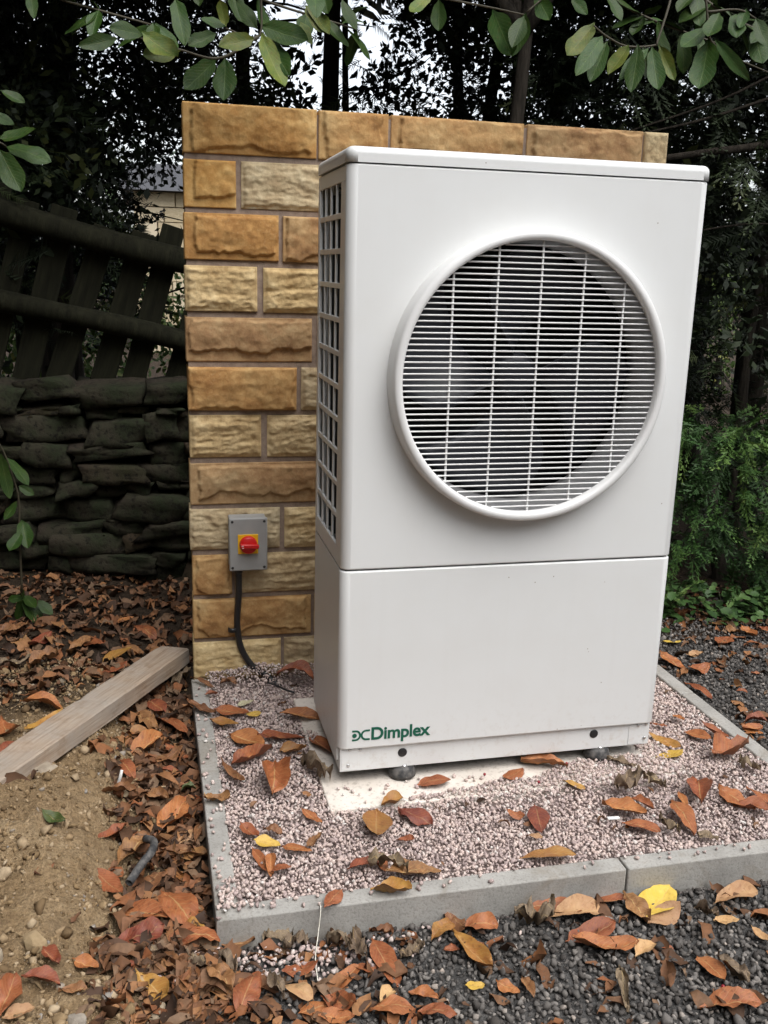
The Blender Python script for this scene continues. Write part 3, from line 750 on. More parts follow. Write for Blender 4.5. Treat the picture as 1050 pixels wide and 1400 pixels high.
# maker's lettering and emblem on the lower panel
lg = empty('lettering', (.036, -.0008, .135)); lg.parent = hp
cu = bpy.data.curves.new('word', 'FONT'); cu.body = 'Dimplex'; cu.size = .040; cu.offset = .0010; cu.extrude = .0004; cu.space_character = .97
to = bpy.data.objects.new('tmp_word', cu); COL.objects.link(to)
bpy.context.view_layer.update()
me = bpy.data.meshes.new_from_object(to.evaluated_get(bpy.context.evaluated_depsgraph_get()))
bpy.data.objects.remove(to)
co = np.array([v.co[:] for v in me.vertices]); mn = co.min(0); mx = co.max(0)
tw = .160; fx = tw/(mx[0]-mn[0])
for v in me.vertices: v.co = Vector(((v.co.x-mn[0])*fx, v.co.z, v.co.y*fx*1.02))
me.materials.clear(); me.materials.append(MT['green'])
o = link('word_mark', me, lg); o.location = (.052, 0, .004)
def strip(name, cpts, wdt):
    V = []; Fq = []; n = len(cpts); c = np.array(cpts); tt = np.gradient(c, axis=0); tt /= np.linalg.norm(tt, axis=1, keepdims=True)
    for i in range(n):
        nrm = np.array([-tt[i][1], tt[i][0]])
        for s in (-1, 1): V.append((c[i][0]+s*nrm[0]*wdt/2, 0, c[i][1]+s*nrm[1]*wdt/2))
    for i in range(n-1): Fq.append((2*i, 2*i+1, 2*i+3, 2*i+2))
    return link(name, pymesh(name, V, Fq, MT['green']), lg)
h = .030; rr = h/2-.0025; zc = .0035+h/2
arc = lambda cx, a0, a1: [(cx+rr*.95*math.cos(math.radians(a)), zc+rr*math.sin(math.radians(a))) for a in np.linspace(a0, a1, 20)]
strip('emblem_arc', [(.0005, zc+rr)]+arc(.010, 90, -90)+[(.0005, zc-rr)], .0052)
strip('emblem_arc', [(.048, zc+rr)]+arc(.038, 90, 270)+[(.048, zc-rr)], .0052).location = (0, -.0003, 0)
V = [(.007+.0062*math.cos(a), -.0002, zc+.0062*math.sin(a)) for a in np.linspace(0, 2*math.pi, 24, endpoint=False)]
link('emblem_dot', pymesh('emblem_dot', V, [tuple(range(24))], MT['green']), lg)

# ---------------------------------------------------------------- isolator switch and its cable
sw = empty('isolator_switch', (-.1605, WY, .478))
tag(sw, 'grey wall-mounted isolator switch with red rotary knob on yellow plate', 'switch')
box('box', -.058, .058, -.070, -.012, -.083, .083, MT['abs'], sw, .004)
ld = box('lid', -.060, .060, -.082, -.0705, -.086, .086, MT['abs'], sw, .004)
for sx in (-1, 1):
    for sz in (-1, 1): disc_y('lid_screw', sx*.050, -.0828, sz*.075, .0045, .003, MT['black'], ld, 12)
box('warning_plate', -.033, .030, -.086, -.0825, -.029, .034, MT['yellow'], sw, .001)
kn = empty('knob', (-.001, -.086, .002)); kn.parent = sw
V, Fq = lathe([(.0001, -.016), (.024, -.016), (.0265, -.014), (.028, -.002), (.028, .002)], 48); link('dial', pymesh('dial', V, Fq, MT['red'], True), kn)
o = box('grip', -.027, .031, -.030, -.0162, -.007, .007, MT['red'], kn, .003); o.rotation_euler.y = math.radians(3)
for dx, dz in ((-.020, .003), (-.019, -.003)):
    box('marking', dx-.003, dx+.003, -.0306, -.0301, dz-.001, dz+.001, MT['print'], kn)
V, Fq = lathe([(.010, .0), (.0135, .0), (.0135, .018), (.010, .024), (.009, .05), (.0001, .05)], 24)
o = link('cable_gland', pymesh('cable_gland', np.column_stack([V[:, 0], V[:, 2], -V[:, 1]]), Fq, MT['black'], True), sw); o.location = (-.028, -.042, -.083)
pts = [(-.1885, .738, .375), (-.1885, .742, .30), (-.192, .752, .24), (-.193, .757, .18), (-.180, .757, .105), (-.145, .750, .045), (-.098, .735, .012), (-.06, .71, -.02)]
V, Fq = tube_np(spline(pts, 48), .0105, 12); tag(link('power_cable', pymesh('power_cable', V, Fq, MT['black'], True)), 'black armoured cable dropping from the switch into the gravel', 'cable')
V, Fq = lathe([(.0105, -.007), (.015, -.007), (.015, .007), (.0105, .007)], 24, True)
o = link('cable_clip', pymesh('cable_clip', np.column_stack([V[:, 0], V[:, 2], V[:, 1]]), Fq, MT['black'], True))
tag(o, 'small black clip holding the cable to the wall', 'clip'); o.location = (-.208, .758, .175)
pts = [(-.105, .66, .022), (-.08, .64, .02), (-.055, .605, .018), (-.03, .585, .016)]
V, Fq = tube_np(spline(pts, 14), .0032, 6); tag(link('cable_offcut', pymesh('cable_offcut', V, Fq, MT['black'], True)), 'thin black offcut of cable lying on the gravel below the switch', 'cable')
# ---- fallen leaf table: x, y, z, heading, length, width, colour, zone, label
ZONES=['in litter before the dry stone wall', 'in the drift outside the left kerb', 'in the gap between plank and left kerb', 'in the litter at the lower left', 'in the litter before the front kerb', 'lying on the front concrete kerb', 'lying on the left concrete kerb', 'lying under the hedge', 'on the bare yellow soil', 'on the dark gravel before the front kerb', 'on the grey gravel beyond the right kerb', 'on the pale concrete pad', 'on the pink gravel before the pad', 'on the pink gravel below the isolator switch', 'on the pink gravel in the front left corner', 'on the pink gravel left of the concrete pad', 'on the pink gravel near the right front', 'on the pink gravel right of the white unit', 'on the soil behind the timber plank']
LEAVES=[
(-0.311,0.708,0.012,-0.81,0.088,0.016,'b',6, 'dull brown leaf {}, the left one'),
(-0.311,-0.015,0.012,-0.19,0.056,0.042,'b',6, 'dull brown leaf {}, the right one'),
(-0.288,0.619,0.012,-0.17,0.035,0.026,'o',6, 'small orange-brown leaf {}'),
(-0.229,0.69,0.012,-0.35,0.048,0.036,'b',13, 'small dull brown leaf {}'),
(-0.237,0.481,0.012,-0.35,0.09,0.057,'r',13, 'dark red leaf {}'),
(-0.19,0.536,0.012,0.18,0.046,0.034,'p',13, 'small pale greenish leaf {}'),
(-0.172,0.458,0.012,0.01,0.04,0.03,'y',13, 'small yellow leaf {}'),
(-0.264,0.411,0.012,-0.38,0.072,0.042,'c',13, 'golden ochre leaf {}'),
(-0.208,0.294,0.012,-0.73,0.102,0.075,'o',15, 'orange-brown leaf {}'),
(-0.203,0.182,0.012,0.54,0.114,0.047,'r',15, 'large dark red leaf {}, the left one'),
(-0.111,0.291,0.012,-0.06,0.112,0.045,'r',15, 'large dark red leaf {}, the right one'),
(-0.086,0.205,0.012,-0.18,0.062,0.047,'c',15, 'golden ochre leaf {}'),
(-0.014,0.679,0.012,-0.26,0.103,0.07,'r',11, 'dark red leaf {}'),
(-0.037,0.415,0.012,-0.18,0.104,0.047,'o',13, 'orange-brown leaf {}'),
(-0.005,0.23,0.012,-1.3,0.139,0.046,'r',11, 'large dark red leaf {}'),
(-0.264,0.107,0.012,-1.21,0.119,0.025,'b',15, 'large dull brown leaf {}'),
(-0.164,0.047,0.012,-1.72,0.14,0.075,'o',15, 'large orange-brown leaf {}'),
(-0.229,-0.297,0.012,-1.22,0.09,0.027,'o',14, 'orange-brown leaf {}, leftmost'),
(-0.211,-0.313,0.012,-1.69,0.065,0.022,'o',14, 'orange-brown leaf {}, second from left'),
(-0.146,-0.264,0.012,-0.48,0.063,0.026,'o',14, 'orange-brown leaf {}, third from left'),
(-0.09,-0.132,0.012,-0.97,0.064,0.023,'o',14, 'orange-brown leaf {}, rightmost'),
(-0.248,-0.169,0.012,-0.97,0.054,0.034,'o',14, 'small orange-brown leaf {}, the left one'),
(-0.192,-0.336,0.012,0.33,0.042,0.029,'o',14, 'small orange-brown leaf {}, the right one'),
(-0.211,-0.228,0.012,-0.36,0.054,0.038,'y',14, 'small yellow leaf {}'),
(-0.193,-0.185,0.012,-0.43,0.039,0.029,'b',14, 'small dull brown leaf {}'),
(-0.1,-0.238,0.012,1.05,0.083,0.022,'b',14, 'dull brown leaf {}'),
(0.058,-0.203,0.012,-1.8,0.112,0.063,'c',12, 'large golden ochre leaf {}, the left one'),
(0.422,-0.406,0.012,-0.25,0.109,0.041,'c',12, 'large golden ochre leaf {}, the right one'),
(0.121,-0.107,0.012,0.54,0.064,0.048,'c',12, 'golden ochre leaf {}'),
(0.138,-0.168,0.012,-1.05,0.04,0.029,'r',12, 'small dark red leaf {}'),
(-0.001,-0.356,0.012,0.21,0.075,0.04,'r',12, 'dark red leaf {}, the left one'),
(0.162,-0.186,0.012,-0.64,0.077,0.053,'r',12, 'dark red leaf {}, the right one'),
(0.037,-0.348,0.012,-1.51,0.062,0.027,'o',12, 'orange-brown leaf {}'),
(-0.328,0.513,0.012,-0.85,0.109,0.035,'b',6, 'large dull brown leaf {}'),
(-0.39,0.512,-0.049,-0.7,0.034,0.025,'o',2, 'small orange-brown leaf {}, the left one'),
(-0.391,0.369,-0.052,-0.63,0.038,0.029,'o',2, 'small orange-brown leaf {}, the right one'),
(-0.378,0.135,-0.041,-0.08,0.035,0.026,'n',2, 'small dark green leaf {}'),
(-0.565,-0.113,0.002,0.51,0.064,0.037,'r',1, 'dark red leaf {}, leftmost'),
(-0.502,-0.468,-0.021,0.29,0.091,0.061,'r',1, 'dark red leaf {}, second from left'),
(-0.377,0.086,-0.05,-0.61,0.061,0.042,'r',1, 'dark red leaf {}, rightmost'),
(-0.556,-0.209,-0.032,-0.97,0.049,0.025,'o',1, 'small orange-brown leaf {}, the left one'),
(-0.402,0.025,-0.046,-0.7,0.036,0.027,'o',1, 'small orange-brown leaf {}, the right one'),
(-0.4,-0.074,-0.051,0.72,0.052,0.039,'t',1, 'small pale tan leaf {}, the left one'),
(-0.398,-0.056,-0.046,0.8,0.046,0.034,'t',1, 'small pale tan leaf {}, the right one'),
(-0.558,0.078,0.002,-0.13,0.077,0.027,'b',1, 'dull brown leaf {}, leftmost'),
(-0.519,-0.143,-0.032,0.7,0.08,0.051,'b',1, 'dull brown leaf {}, second from left'),
(-0.475,-0.226,-0.06,0.63,0.074,0.056,'b',1, 'dull brown leaf {}, third from left'),
(-0.462,0.083,-0.03,-0.32,0.055,0.041,'b',1, 'dull brown leaf {}, fourth from left'),
(-0.385,-0.147,-0.052,-0.24,0.073,0.035,'b',1, 'dull brown leaf {}, fifth from left'),
(-0.364,-0.055,-0.049,1.41,0.083,0.018,'b',1, 'dull brown leaf {}, rightmost'),
(-0.047,0.067,0.012,-1.09,0.104,0.037,'g',15, 'crumpled grey-brown leaf {}'),
(-0.096,-0.461,0.012,0.87,0.065,0.029,'o',5, 'orange-brown leaf {}'),
(0.034,-0.46,0.012,-0.29,0.075,0.044,'c',5, 'golden ochre leaf {}'),
(0.113,-0.279,0.012,-0.34,0.036,0.027,'o',12, 'small orange-brown leaf {}, the left one'),
(0.411,-0.22,0.012,-0.6,0.04,0.03,'o',12, 'small orange-brown leaf {}, the right one'),
(0.097,-0.408,0.012,-0.01,0.105,0.057,'b',12, 'dull brown leaf {}'),
(0.042,-0.383,0.012,-0.56,0.078,0.033,'g',12, 'crumpled grey-brown leaf {}'),
(-0.183,-0.574,-0.062,0.16,0.064,0.048,'o',4, 'orange-brown leaf {}, leftmost'),
(-0.137,-0.719,-0.063,-0.19,0.057,0.037,'o',4, 'orange-brown leaf {}, second from left'),
(-0.121,-0.683,-0.062,-0.61,0.064,0.048,'o',4, 'orange-brown leaf {}, third from left'),
(-0.101,-0.617,-0.062,0.63,0.078,0.03,'o',4, 'orange-brown leaf {}, fourth from left'),
(-0.027,-0.724,-0.063,-0.1,0.073,0.052,'o',4, 'orange-brown leaf {}, fifth from left'),
(0.056,-0.751,-0.063,-0.41,0.063,0.044,'o',4, 'orange-brown leaf {}, sixth from left'),
(0.22,-0.518,-0.064,-0.02,0.071,0.053,'o',4, 'orange-brown leaf {}, rightmost'),
(-0.298,-0.633,-0.053,1.17,0.114,0.044,'o',4, 'large orange-brown leaf {}, the left one'),
(-0.009,-0.584,-0.062,-1.38,0.113,0.043,'o',4, 'large orange-brown leaf {}, the right one'),
(-0.175,-0.686,-0.062,0.3,0.054,0.037,'o',4, 'small orange-brown leaf {}, leftmost'),
(-0.049,-0.598,-0.062,-0.2,0.046,0.035,'o',4, 'small orange-brown leaf {}, second from left'),
(0.043,-0.698,-0.063,-0.6,0.052,0.039,'o',4, 'small orange-brown leaf {}, third from left'),
(0.138,-0.576,-0.063,-0.13,0.03,0.018,'o',4, 'small orange-brown leaf {}, fourth from left'),
(0.217,-0.705,-0.064,-0.86,0.045,0.034,'o',4, 'small orange-brown leaf {}, rightmost'),
(0.135,-0.524,-0.063,0.44,0.055,0.041,'c',4, 'small golden ochre leaf {}'),
(-0.198,-0.644,-0.062,-0.79,0.061,0.044,'t',4, 'pale tan leaf {}'),
(-0.028,-0.684,-0.062,0.72,0.043,0.032,'t',4, 'small pale tan leaf {}'),
(-0.414,-0.609,-0.03,1.32,0.087,0.021,'b',3, 'dull brown leaf {}, leftmost'),
(-0.353,-0.619,-0.042,-0.85,0.068,0.033,'b',3, 'dull brown leaf {}, second from left'),
(-0.35,-0.608,-0.042,-1.02,0.069,0.043,'b',3, 'dull brown leaf {}, rightmost'),
(-0.217,-0.478,-0.063,0.09,0.054,0.041,'g',4, 'small crumpled grey-brown leaf {}, leftmost'),
(-0.184,-0.509,-0.062,0.45,0.051,0.038,'g',4, 'small crumpled grey-brown leaf {}, second from left'),
(-0.091,-0.528,-0.062,-0.84,0.053,0.04,'g',4, 'small crumpled grey-brown leaf {}, third from left'),
(0.056,-0.572,-0.063,0.16,0.046,0.035,'g',4, 'small crumpled grey-brown leaf {}, rightmost'),
(0.003,-0.497,-0.062,-0.1,0.044,0.02,'b',4, 'small dull brown leaf {}'),
(-0.237,-0.633,-0.061,-1.35,0.058,0.033,'g',4, 'crumpled grey-brown leaf {}, the left one'),
(-0.059,-0.554,-0.062,-1.48,0.072,0.035,'g',4, 'crumpled grey-brown leaf {}, the right one'),
(-0.299,-0.478,-0.057,-0.03,0.057,0.039,'b',4, 'dull brown leaf {}, the left one'),
(0.169,-0.495,-0.063,-1.25,0.062,0.039,'b',4, 'dull brown leaf {}, the right one'),
(0.179,-0.591,-0.063,-1.19,0.107,0.038,'c',4, 'large golden ochre leaf {}'),
(0.34,-0.529,-0.065,0.09,0.08,0.06,'g',9, 'crumpled grey-brown leaf {}, leftmost'),
(0.446,-0.756,-0.064,-1.9,0.093,0.023,'g',9, 'crumpled grey-brown leaf {}, second from left'),
(0.688,-0.759,-0.063,-1.28,0.067,0.032,'g',9, 'crumpled grey-brown leaf {}, rightmost'),
(0.405,-0.493,-0.065,-0.36,0.11,0.055,'o',9, 'large orange-brown leaf {}, the left one'),
(0.463,-0.632,-0.065,-0.23,0.119,0.048,'o',9, 'large orange-brown leaf {}, the right one'),
(0.451,-0.524,-0.065,-0.0,0.111,0.055,'t',9, 'large pale tan leaf {}, the left one'),
(0.84,-0.535,-0.065,0.16,0.107,0.041,'t',9, 'large pale tan leaf {}, the right one'),
(0.453,-0.585,-0.065,0.13,0.104,0.048,'o',9, 'orange-brown leaf {}, leftmost'),
(0.539,-0.491,-0.064,-0.11,0.086,0.045,'o',9, 'orange-brown leaf {}, second from left'),
(0.653,-0.736,-0.064,-1.46,0.074,0.039,'o',9, 'orange-brown leaf {}, third from left'),
(0.631,-0.845,-0.061,-0.25,0.1,0.051,'o',9, 'orange-brown leaf {}, rightmost'),
(0.589,-0.532,-0.063,-1.42,0.08,0.05,'b',9, 'dull brown leaf {}'),
(0.651,-0.52,-0.062,0.7,0.119,0.073,'y',9, 'large yellow leaf {}'),
(0.545,-0.659,-0.065,0.45,0.058,0.037,'t',9, 'pale tan leaf {}, the left one'),
(0.638,-0.566,-0.063,0.3,0.082,0.045,'t',9, 'pale tan leaf {}, the right one'),
(0.594,-0.654,-0.065,-0.46,0.03,0.016,'o',9, 'small orange-brown leaf {}'),
(0.154,-0.685,-0.064,-0.07,0.034,0.025,'y',4, 'small yellow leaf {}'),
(0.773,-0.605,-0.065,-0.18,0.049,0.034,'t',9, 'small pale tan leaf {}, the left one'),
(0.818,-0.661,-0.065,-1.35,0.042,0.021,'t',9, 'small pale tan leaf {}, the right one'),
(0.74,-0.574,-0.064,-0.58,0.042,0.032,'g',9, 'small crumpled grey-brown leaf {}'),
(0.256,-0.713,-0.064,-1.52,0.047,0.022,'b',9, 'small dull brown leaf {}'),
(0.253,-0.035,0.012,0.05,0.078,0.058,'o',11, 'orange-brown leaf {}, leftmost'),
(0.476,-0.035,0.012,0.55,0.069,0.046,'o',11, 'orange-brown leaf {}, second from left'),
(0.578,-0.001,0.012,-0.37,0.105,0.048,'o',11, 'orange-brown leaf {}, rightmost'),
(0.617,-0.117,0.012,-0.72,0.052,0.026,'c',16, 'small golden ochre leaf {}'),
(0.462,-0.249,0.012,-1.81,0.107,0.046,'r',12, 'large dark red leaf {}'),
(0.423,-0.323,0.012,-0.63,0.034,0.026,'t',12, 'small pale tan leaf {}'),
(0.694,-0.253,0.012,-0.82,0.096,0.052,'o',16, 'orange-brown leaf {}, leftmost'),
(0.871,-0.231,0.012,-1.84,0.066,0.02,'o',16, 'orange-brown leaf {}, second from left'),
(1.001,-0.269,0.012,-1.16,0.092,0.06,'o',16, 'orange-brown leaf {}, third from left'),
(1.023,-0.311,0.012,-0.64,0.076,0.054,'o',16, 'orange-brown leaf {}, fourth from left'),
(1.078,-0.253,0.012,-1.18,0.062,0.046,'o',16, 'orange-brown leaf {}, rightmost'),
(0.698,-0.334,0.012,-0.71,0.077,0.058,'r',16, 'dark red leaf {}'),
(0.753,-0.235,0.012,-0.88,0.052,0.024,'o',16, 'small orange-brown leaf {}'),
(0.743,-0.163,0.012,0.52,0.081,0.06,'g',16, 'crumpled grey-brown leaf {}'),
(0.821,-0.314,0.012,-1.67,0.112,0.048,'o',16, 'large orange-brown leaf {}'),
(0.933,-0.212,0.012,-2.05,0.114,0.055,'r',16, 'large dark red leaf {}'),
(0.957,-0.011,0.012,0.09,0.075,0.056,'y',17, 'yellow leaf {}'),
(0.983,0.069,0.012,-0.99,0.089,0.033,'c',17, 'golden ochre leaf {}'),
(1.021,0.169,0.012,-0.46,0.041,0.03,'o',17, 'small orange-brown leaf {}, the left one'),
(1.107,0.202,0.012,-1.36,0.039,0.023,'o',17, 'small orange-brown leaf {}, the right one'),
(1.103,0.086,0.012,-1.03,0.073,0.039,'o',17, 'orange-brown leaf {}, the left one'),
(1.16,0.093,0.012,-1.18,0.08,0.039,'o',17, 'orange-brown leaf {}, the right one'),
(1.132,-0.043,0.012,0.19,0.111,0.073,'o',17, 'large orange-brown leaf {}'),
(1.14,-0.12,0.012,-1.21,0.056,0.037,'g',17, 'crumpled grey-brown leaf {}'),
(0.834,-0.153,0.012,-0.97,0.051,0.03,'g',16, 'small crumpled grey-brown leaf {}, leftmost'),
(0.765,-0.351,0.012,-1.21,0.054,0.028,'g',16, 'small crumpled grey-brown leaf {}, second from left'),
(0.836,-0.403,0.012,-0.53,0.044,0.033,'g',16, 'small crumpled grey-brown leaf {}, rightmost'),
(1.381,0.721,-0.041,-1.29,0.104,0.051,'o',10, 'orange-brown leaf {}, leftmost'),
(1.435,0.633,-0.04,0.21,0.085,0.047,'o',10, 'orange-brown leaf {}, second from left'),
(1.349,0.173,-0.037,-0.83,0.058,0.042,'o',10, 'orange-brown leaf {}, third from left'),
(1.355,0.18,-0.036,0.1,0.065,0.048,'o',10, 'orange-brown leaf {}, rightmost'),
(0.793,-0.026,0.012,-0.87,0.077,0.031,'g',11, 'crumpled grey-brown leaf {}'),
(1.482,0.9,-0.039,0.05,0.069,0.052,'y',7, 'yellow leaf {}'),
(1.499,0.762,-0.04,-0.18,0.055,0.041,'t',10, 'small pale tan leaf {}'),
(1.337,0.468,-0.037,-1.44,0.138,0.033,'o',10, 'large orange-brown leaf {}'),
(1.692,0.874,-0.04,0.68,0.104,0.073,'o',7, 'orange-brown leaf {}, the left one'),
(1.844,0.939,-0.039,-1.45,0.075,0.045,'o',7, 'orange-brown leaf {}, the right one'),
(1.692,1.197,-0.038,-1.24,0.07,0.023,'b',7, 'dull brown leaf {}, leftmost'),
(1.767,1.17,-0.039,-0.7,0.064,0.031,'b',7, 'dull brown leaf {}, second from left'),
(1.788,1.054,-0.04,-0.36,0.072,0.046,'b',7, 'dull brown leaf {}, rightmost'),
(1.799,0.835,-0.039,-1.02,0.052,0.027,'o',7, 'small orange-brown leaf {}'),
(1.391,0.215,-0.036,-0.29,0.061,0.031,'r',10, 'dark red leaf {}'),
(1.489,0.44,-0.039,-0.6,0.03,0.019,'o',10, 'small orange-brown leaf {}, the left one'),
(1.626,0.569,-0.04,-0.15,0.03,0.022,'o',10, 'small orange-brown leaf {}, the right one'),
(1.926,0.964,-0.04,-0.92,0.042,0.023,'r',7, 'small dark red leaf {}'),
(1.787,0.959,-0.04,-0.79,0.05,0.03,'b',7, 'small dull brown leaf {}'),
(-0.587,1.006,0.003,0.81,0.14,0.046,'c',0, 'large golden ochre leaf {}'),
(-0.593,0.881,0.008,0.46,0.081,0.06,'r',0, 'dark red leaf {}'),
(-0.852,1.097,0.033,1.13,0.14,0.039,'r',0, 'large dark red leaf {}, leftmost'),
(-0.67,1.09,0.024,-0.91,0.14,0.047,'r',0, 'large dark red leaf {}, second from left'),
(-0.494,1.3,-0.029,-0.91,0.111,0.049,'r',0, 'large dark red leaf {}, rightmost'),
(-0.946,1.198,0.043,0.6,0.101,0.054,'b',0, 'dull brown leaf {}, leftmost'),
(-0.816,0.901,0.038,0.58,0.089,0.06,'b',0, 'dull brown leaf {}, second from left'),
(-0.456,1.155,-0.033,0.52,0.077,0.053,'b',0, 'dull brown leaf {}, rightmost'),
(-0.909,0.911,0.026,0.79,0.113,0.033,'g',0, 'large crumpled grey-brown leaf {}'),
(-0.868,0.423,0.03,-1.24,0.117,0.058,'o',18, 'large orange-brown leaf {}, the left one'),
(-0.792,0.584,0.025,-0.48,0.127,0.055,'o',18, 'large orange-brown leaf {}, the right one'),
(-0.853,0.308,0.034,1.07,0.063,0.047,'r',18, 'dark red leaf {}'),
(-0.773,0.457,0.034,0.9,0.131,0.029,'c',18, 'large golden ochre leaf {}'),
(-0.491,0.355,-0.026,0.84,0.14,0.051,'o',2, 'large orange-brown leaf {}, the left one'),
(-0.421,0.517,-0.047,-0.84,0.126,0.053,'o',2, 'large orange-brown leaf {}, the right one'),
(-0.467,0.654,-0.035,-1.07,0.14,0.055,'r',2, 'large dark red leaf {}'),
(-0.489,0.503,-0.028,-1.16,0.14,0.046,'b',2, 'large dull brown leaf {}, the left one'),
(-0.457,0.303,-0.037,0.18,0.11,0.042,'b',2, 'large dull brown leaf {}, the right one'),
(-0.512,0.416,-0.022,0.4,0.075,0.052,'c',2, 'golden ochre leaf {}'),
(-0.537,0.198,0.002,-1.17,0.087,0.036,'r',2, 'dark red leaf {}, the left one'),
(-0.433,0.252,-0.044,-0.43,0.074,0.037,'r',2, 'dark red leaf {}, the right one'),
(-0.404,0.374,-0.051,-0.94,0.088,0.032,'o',2, 'orange-brown leaf {}'),
(-0.496,-0.366,-0.041,-0.46,0.13,0.048,'o',1, 'large orange-brown leaf {}, leftmost'),
(-0.424,0.001,-0.042,1.06,0.122,0.057,'o',1, 'large orange-brown leaf {}, second from left'),
(-0.421,-0.365,-0.047,-1.1,0.131,0.065,'o',1, 'large orange-brown leaf {}, rightmost'),
(-0.574,-0.248,-0.029,-0.9,0.095,0.043,'o',1, 'orange-brown leaf {}, the left one'),
(-0.374,0.092,-0.051,-0.71,0.062,0.046,'o',1, 'orange-brown leaf {}, the right one'),
(-0.695,-0.111,0.061,-0.68,0.06,0.029,'n',8, 'dark green leaf {}'),
(-0.383,0.854,-0.049,0.9,0.081,0.044,'g',0, 'crumpled grey-brown leaf {}'),
(-0.586,1.373,-0.007,0.53,0.096,0.034,'o',0, 'orange-brown leaf {}'),
(-0.786,1.223,0.031,-0.9,0.116,0.032,'b',0, 'large dull brown leaf {}, the left one'),
(-0.711,1.024,0.033,0.96,0.11,0.038,'b',0, 'large dull brown leaf {}, the right one'),
(-0.914,1.098,0.033,0.52,0.052,0.039,'b',0, 'small dull brown leaf {}'),
(-0.406,-0.135,-0.051,-0.38,0.116,0.043,'b',1, 'large dull brown leaf {}'),
(-0.423,-0.212,-0.063,-0.87,0.067,0.031,'c',1, 'golden ochre leaf {}'),
(-0.391,-0.443,-0.039,-0.56,0.052,0.039,'c',1, 'small golden ochre leaf {}'),
(-0.676,-0.622,0.032,-0.29,0.062,0.047,'r',3, 'dark red leaf {}, the left one'),
(-0.382,-0.477,-0.044,-0.25,0.076,0.053,'r',3, 'dark red leaf {}, the right one'),
(-0.729,-0.659,0.038,1.36,0.076,0.047,'o',3, 'orange-brown leaf {}'),
(-0.601,-0.561,0.007,-0.5,0.047,0.035,'o',3, 'small orange-brown leaf {}'),
(-0.665,-0.552,0.028,-0.91,0.045,0.027,'r',3, 'small dark red leaf {}, the left one'),
(-0.531,-0.55,-0.011,-0.08,0.037,0.026,'r',3, 'small dark red leaf {}, the right one'),
(-0.476,-0.612,-0.023,-0.87,0.077,0.048,'c',3, 'golden ochre leaf {}'),
(-0.483,-0.511,-0.019,-0.59,0.034,0.026,'g',3, 'small crumpled grey-brown leaf {}, leftmost'),
(-0.388,-0.547,-0.04,-0.95,0.047,0.033,'g',3, 'small crumpled grey-brown leaf {}, second from left'),
(-0.33,-0.555,-0.046,-1.06,0.053,0.028,'g',3, 'small crumpled grey-brown leaf {}, rightmost'),
(-0.706,-0.696,0.032,0.32,0.046,0.034,'t',3, 'small pale tan leaf {}'),
(-0.618,-0.643,0.019,-0.03,0.042,0.032,'b',3, 'small dull brown leaf {}, the left one'),
(-0.438,-0.554,-0.029,-1.11,0.05,0.033,'b',3, 'small dull brown leaf {}, the right one'),
]
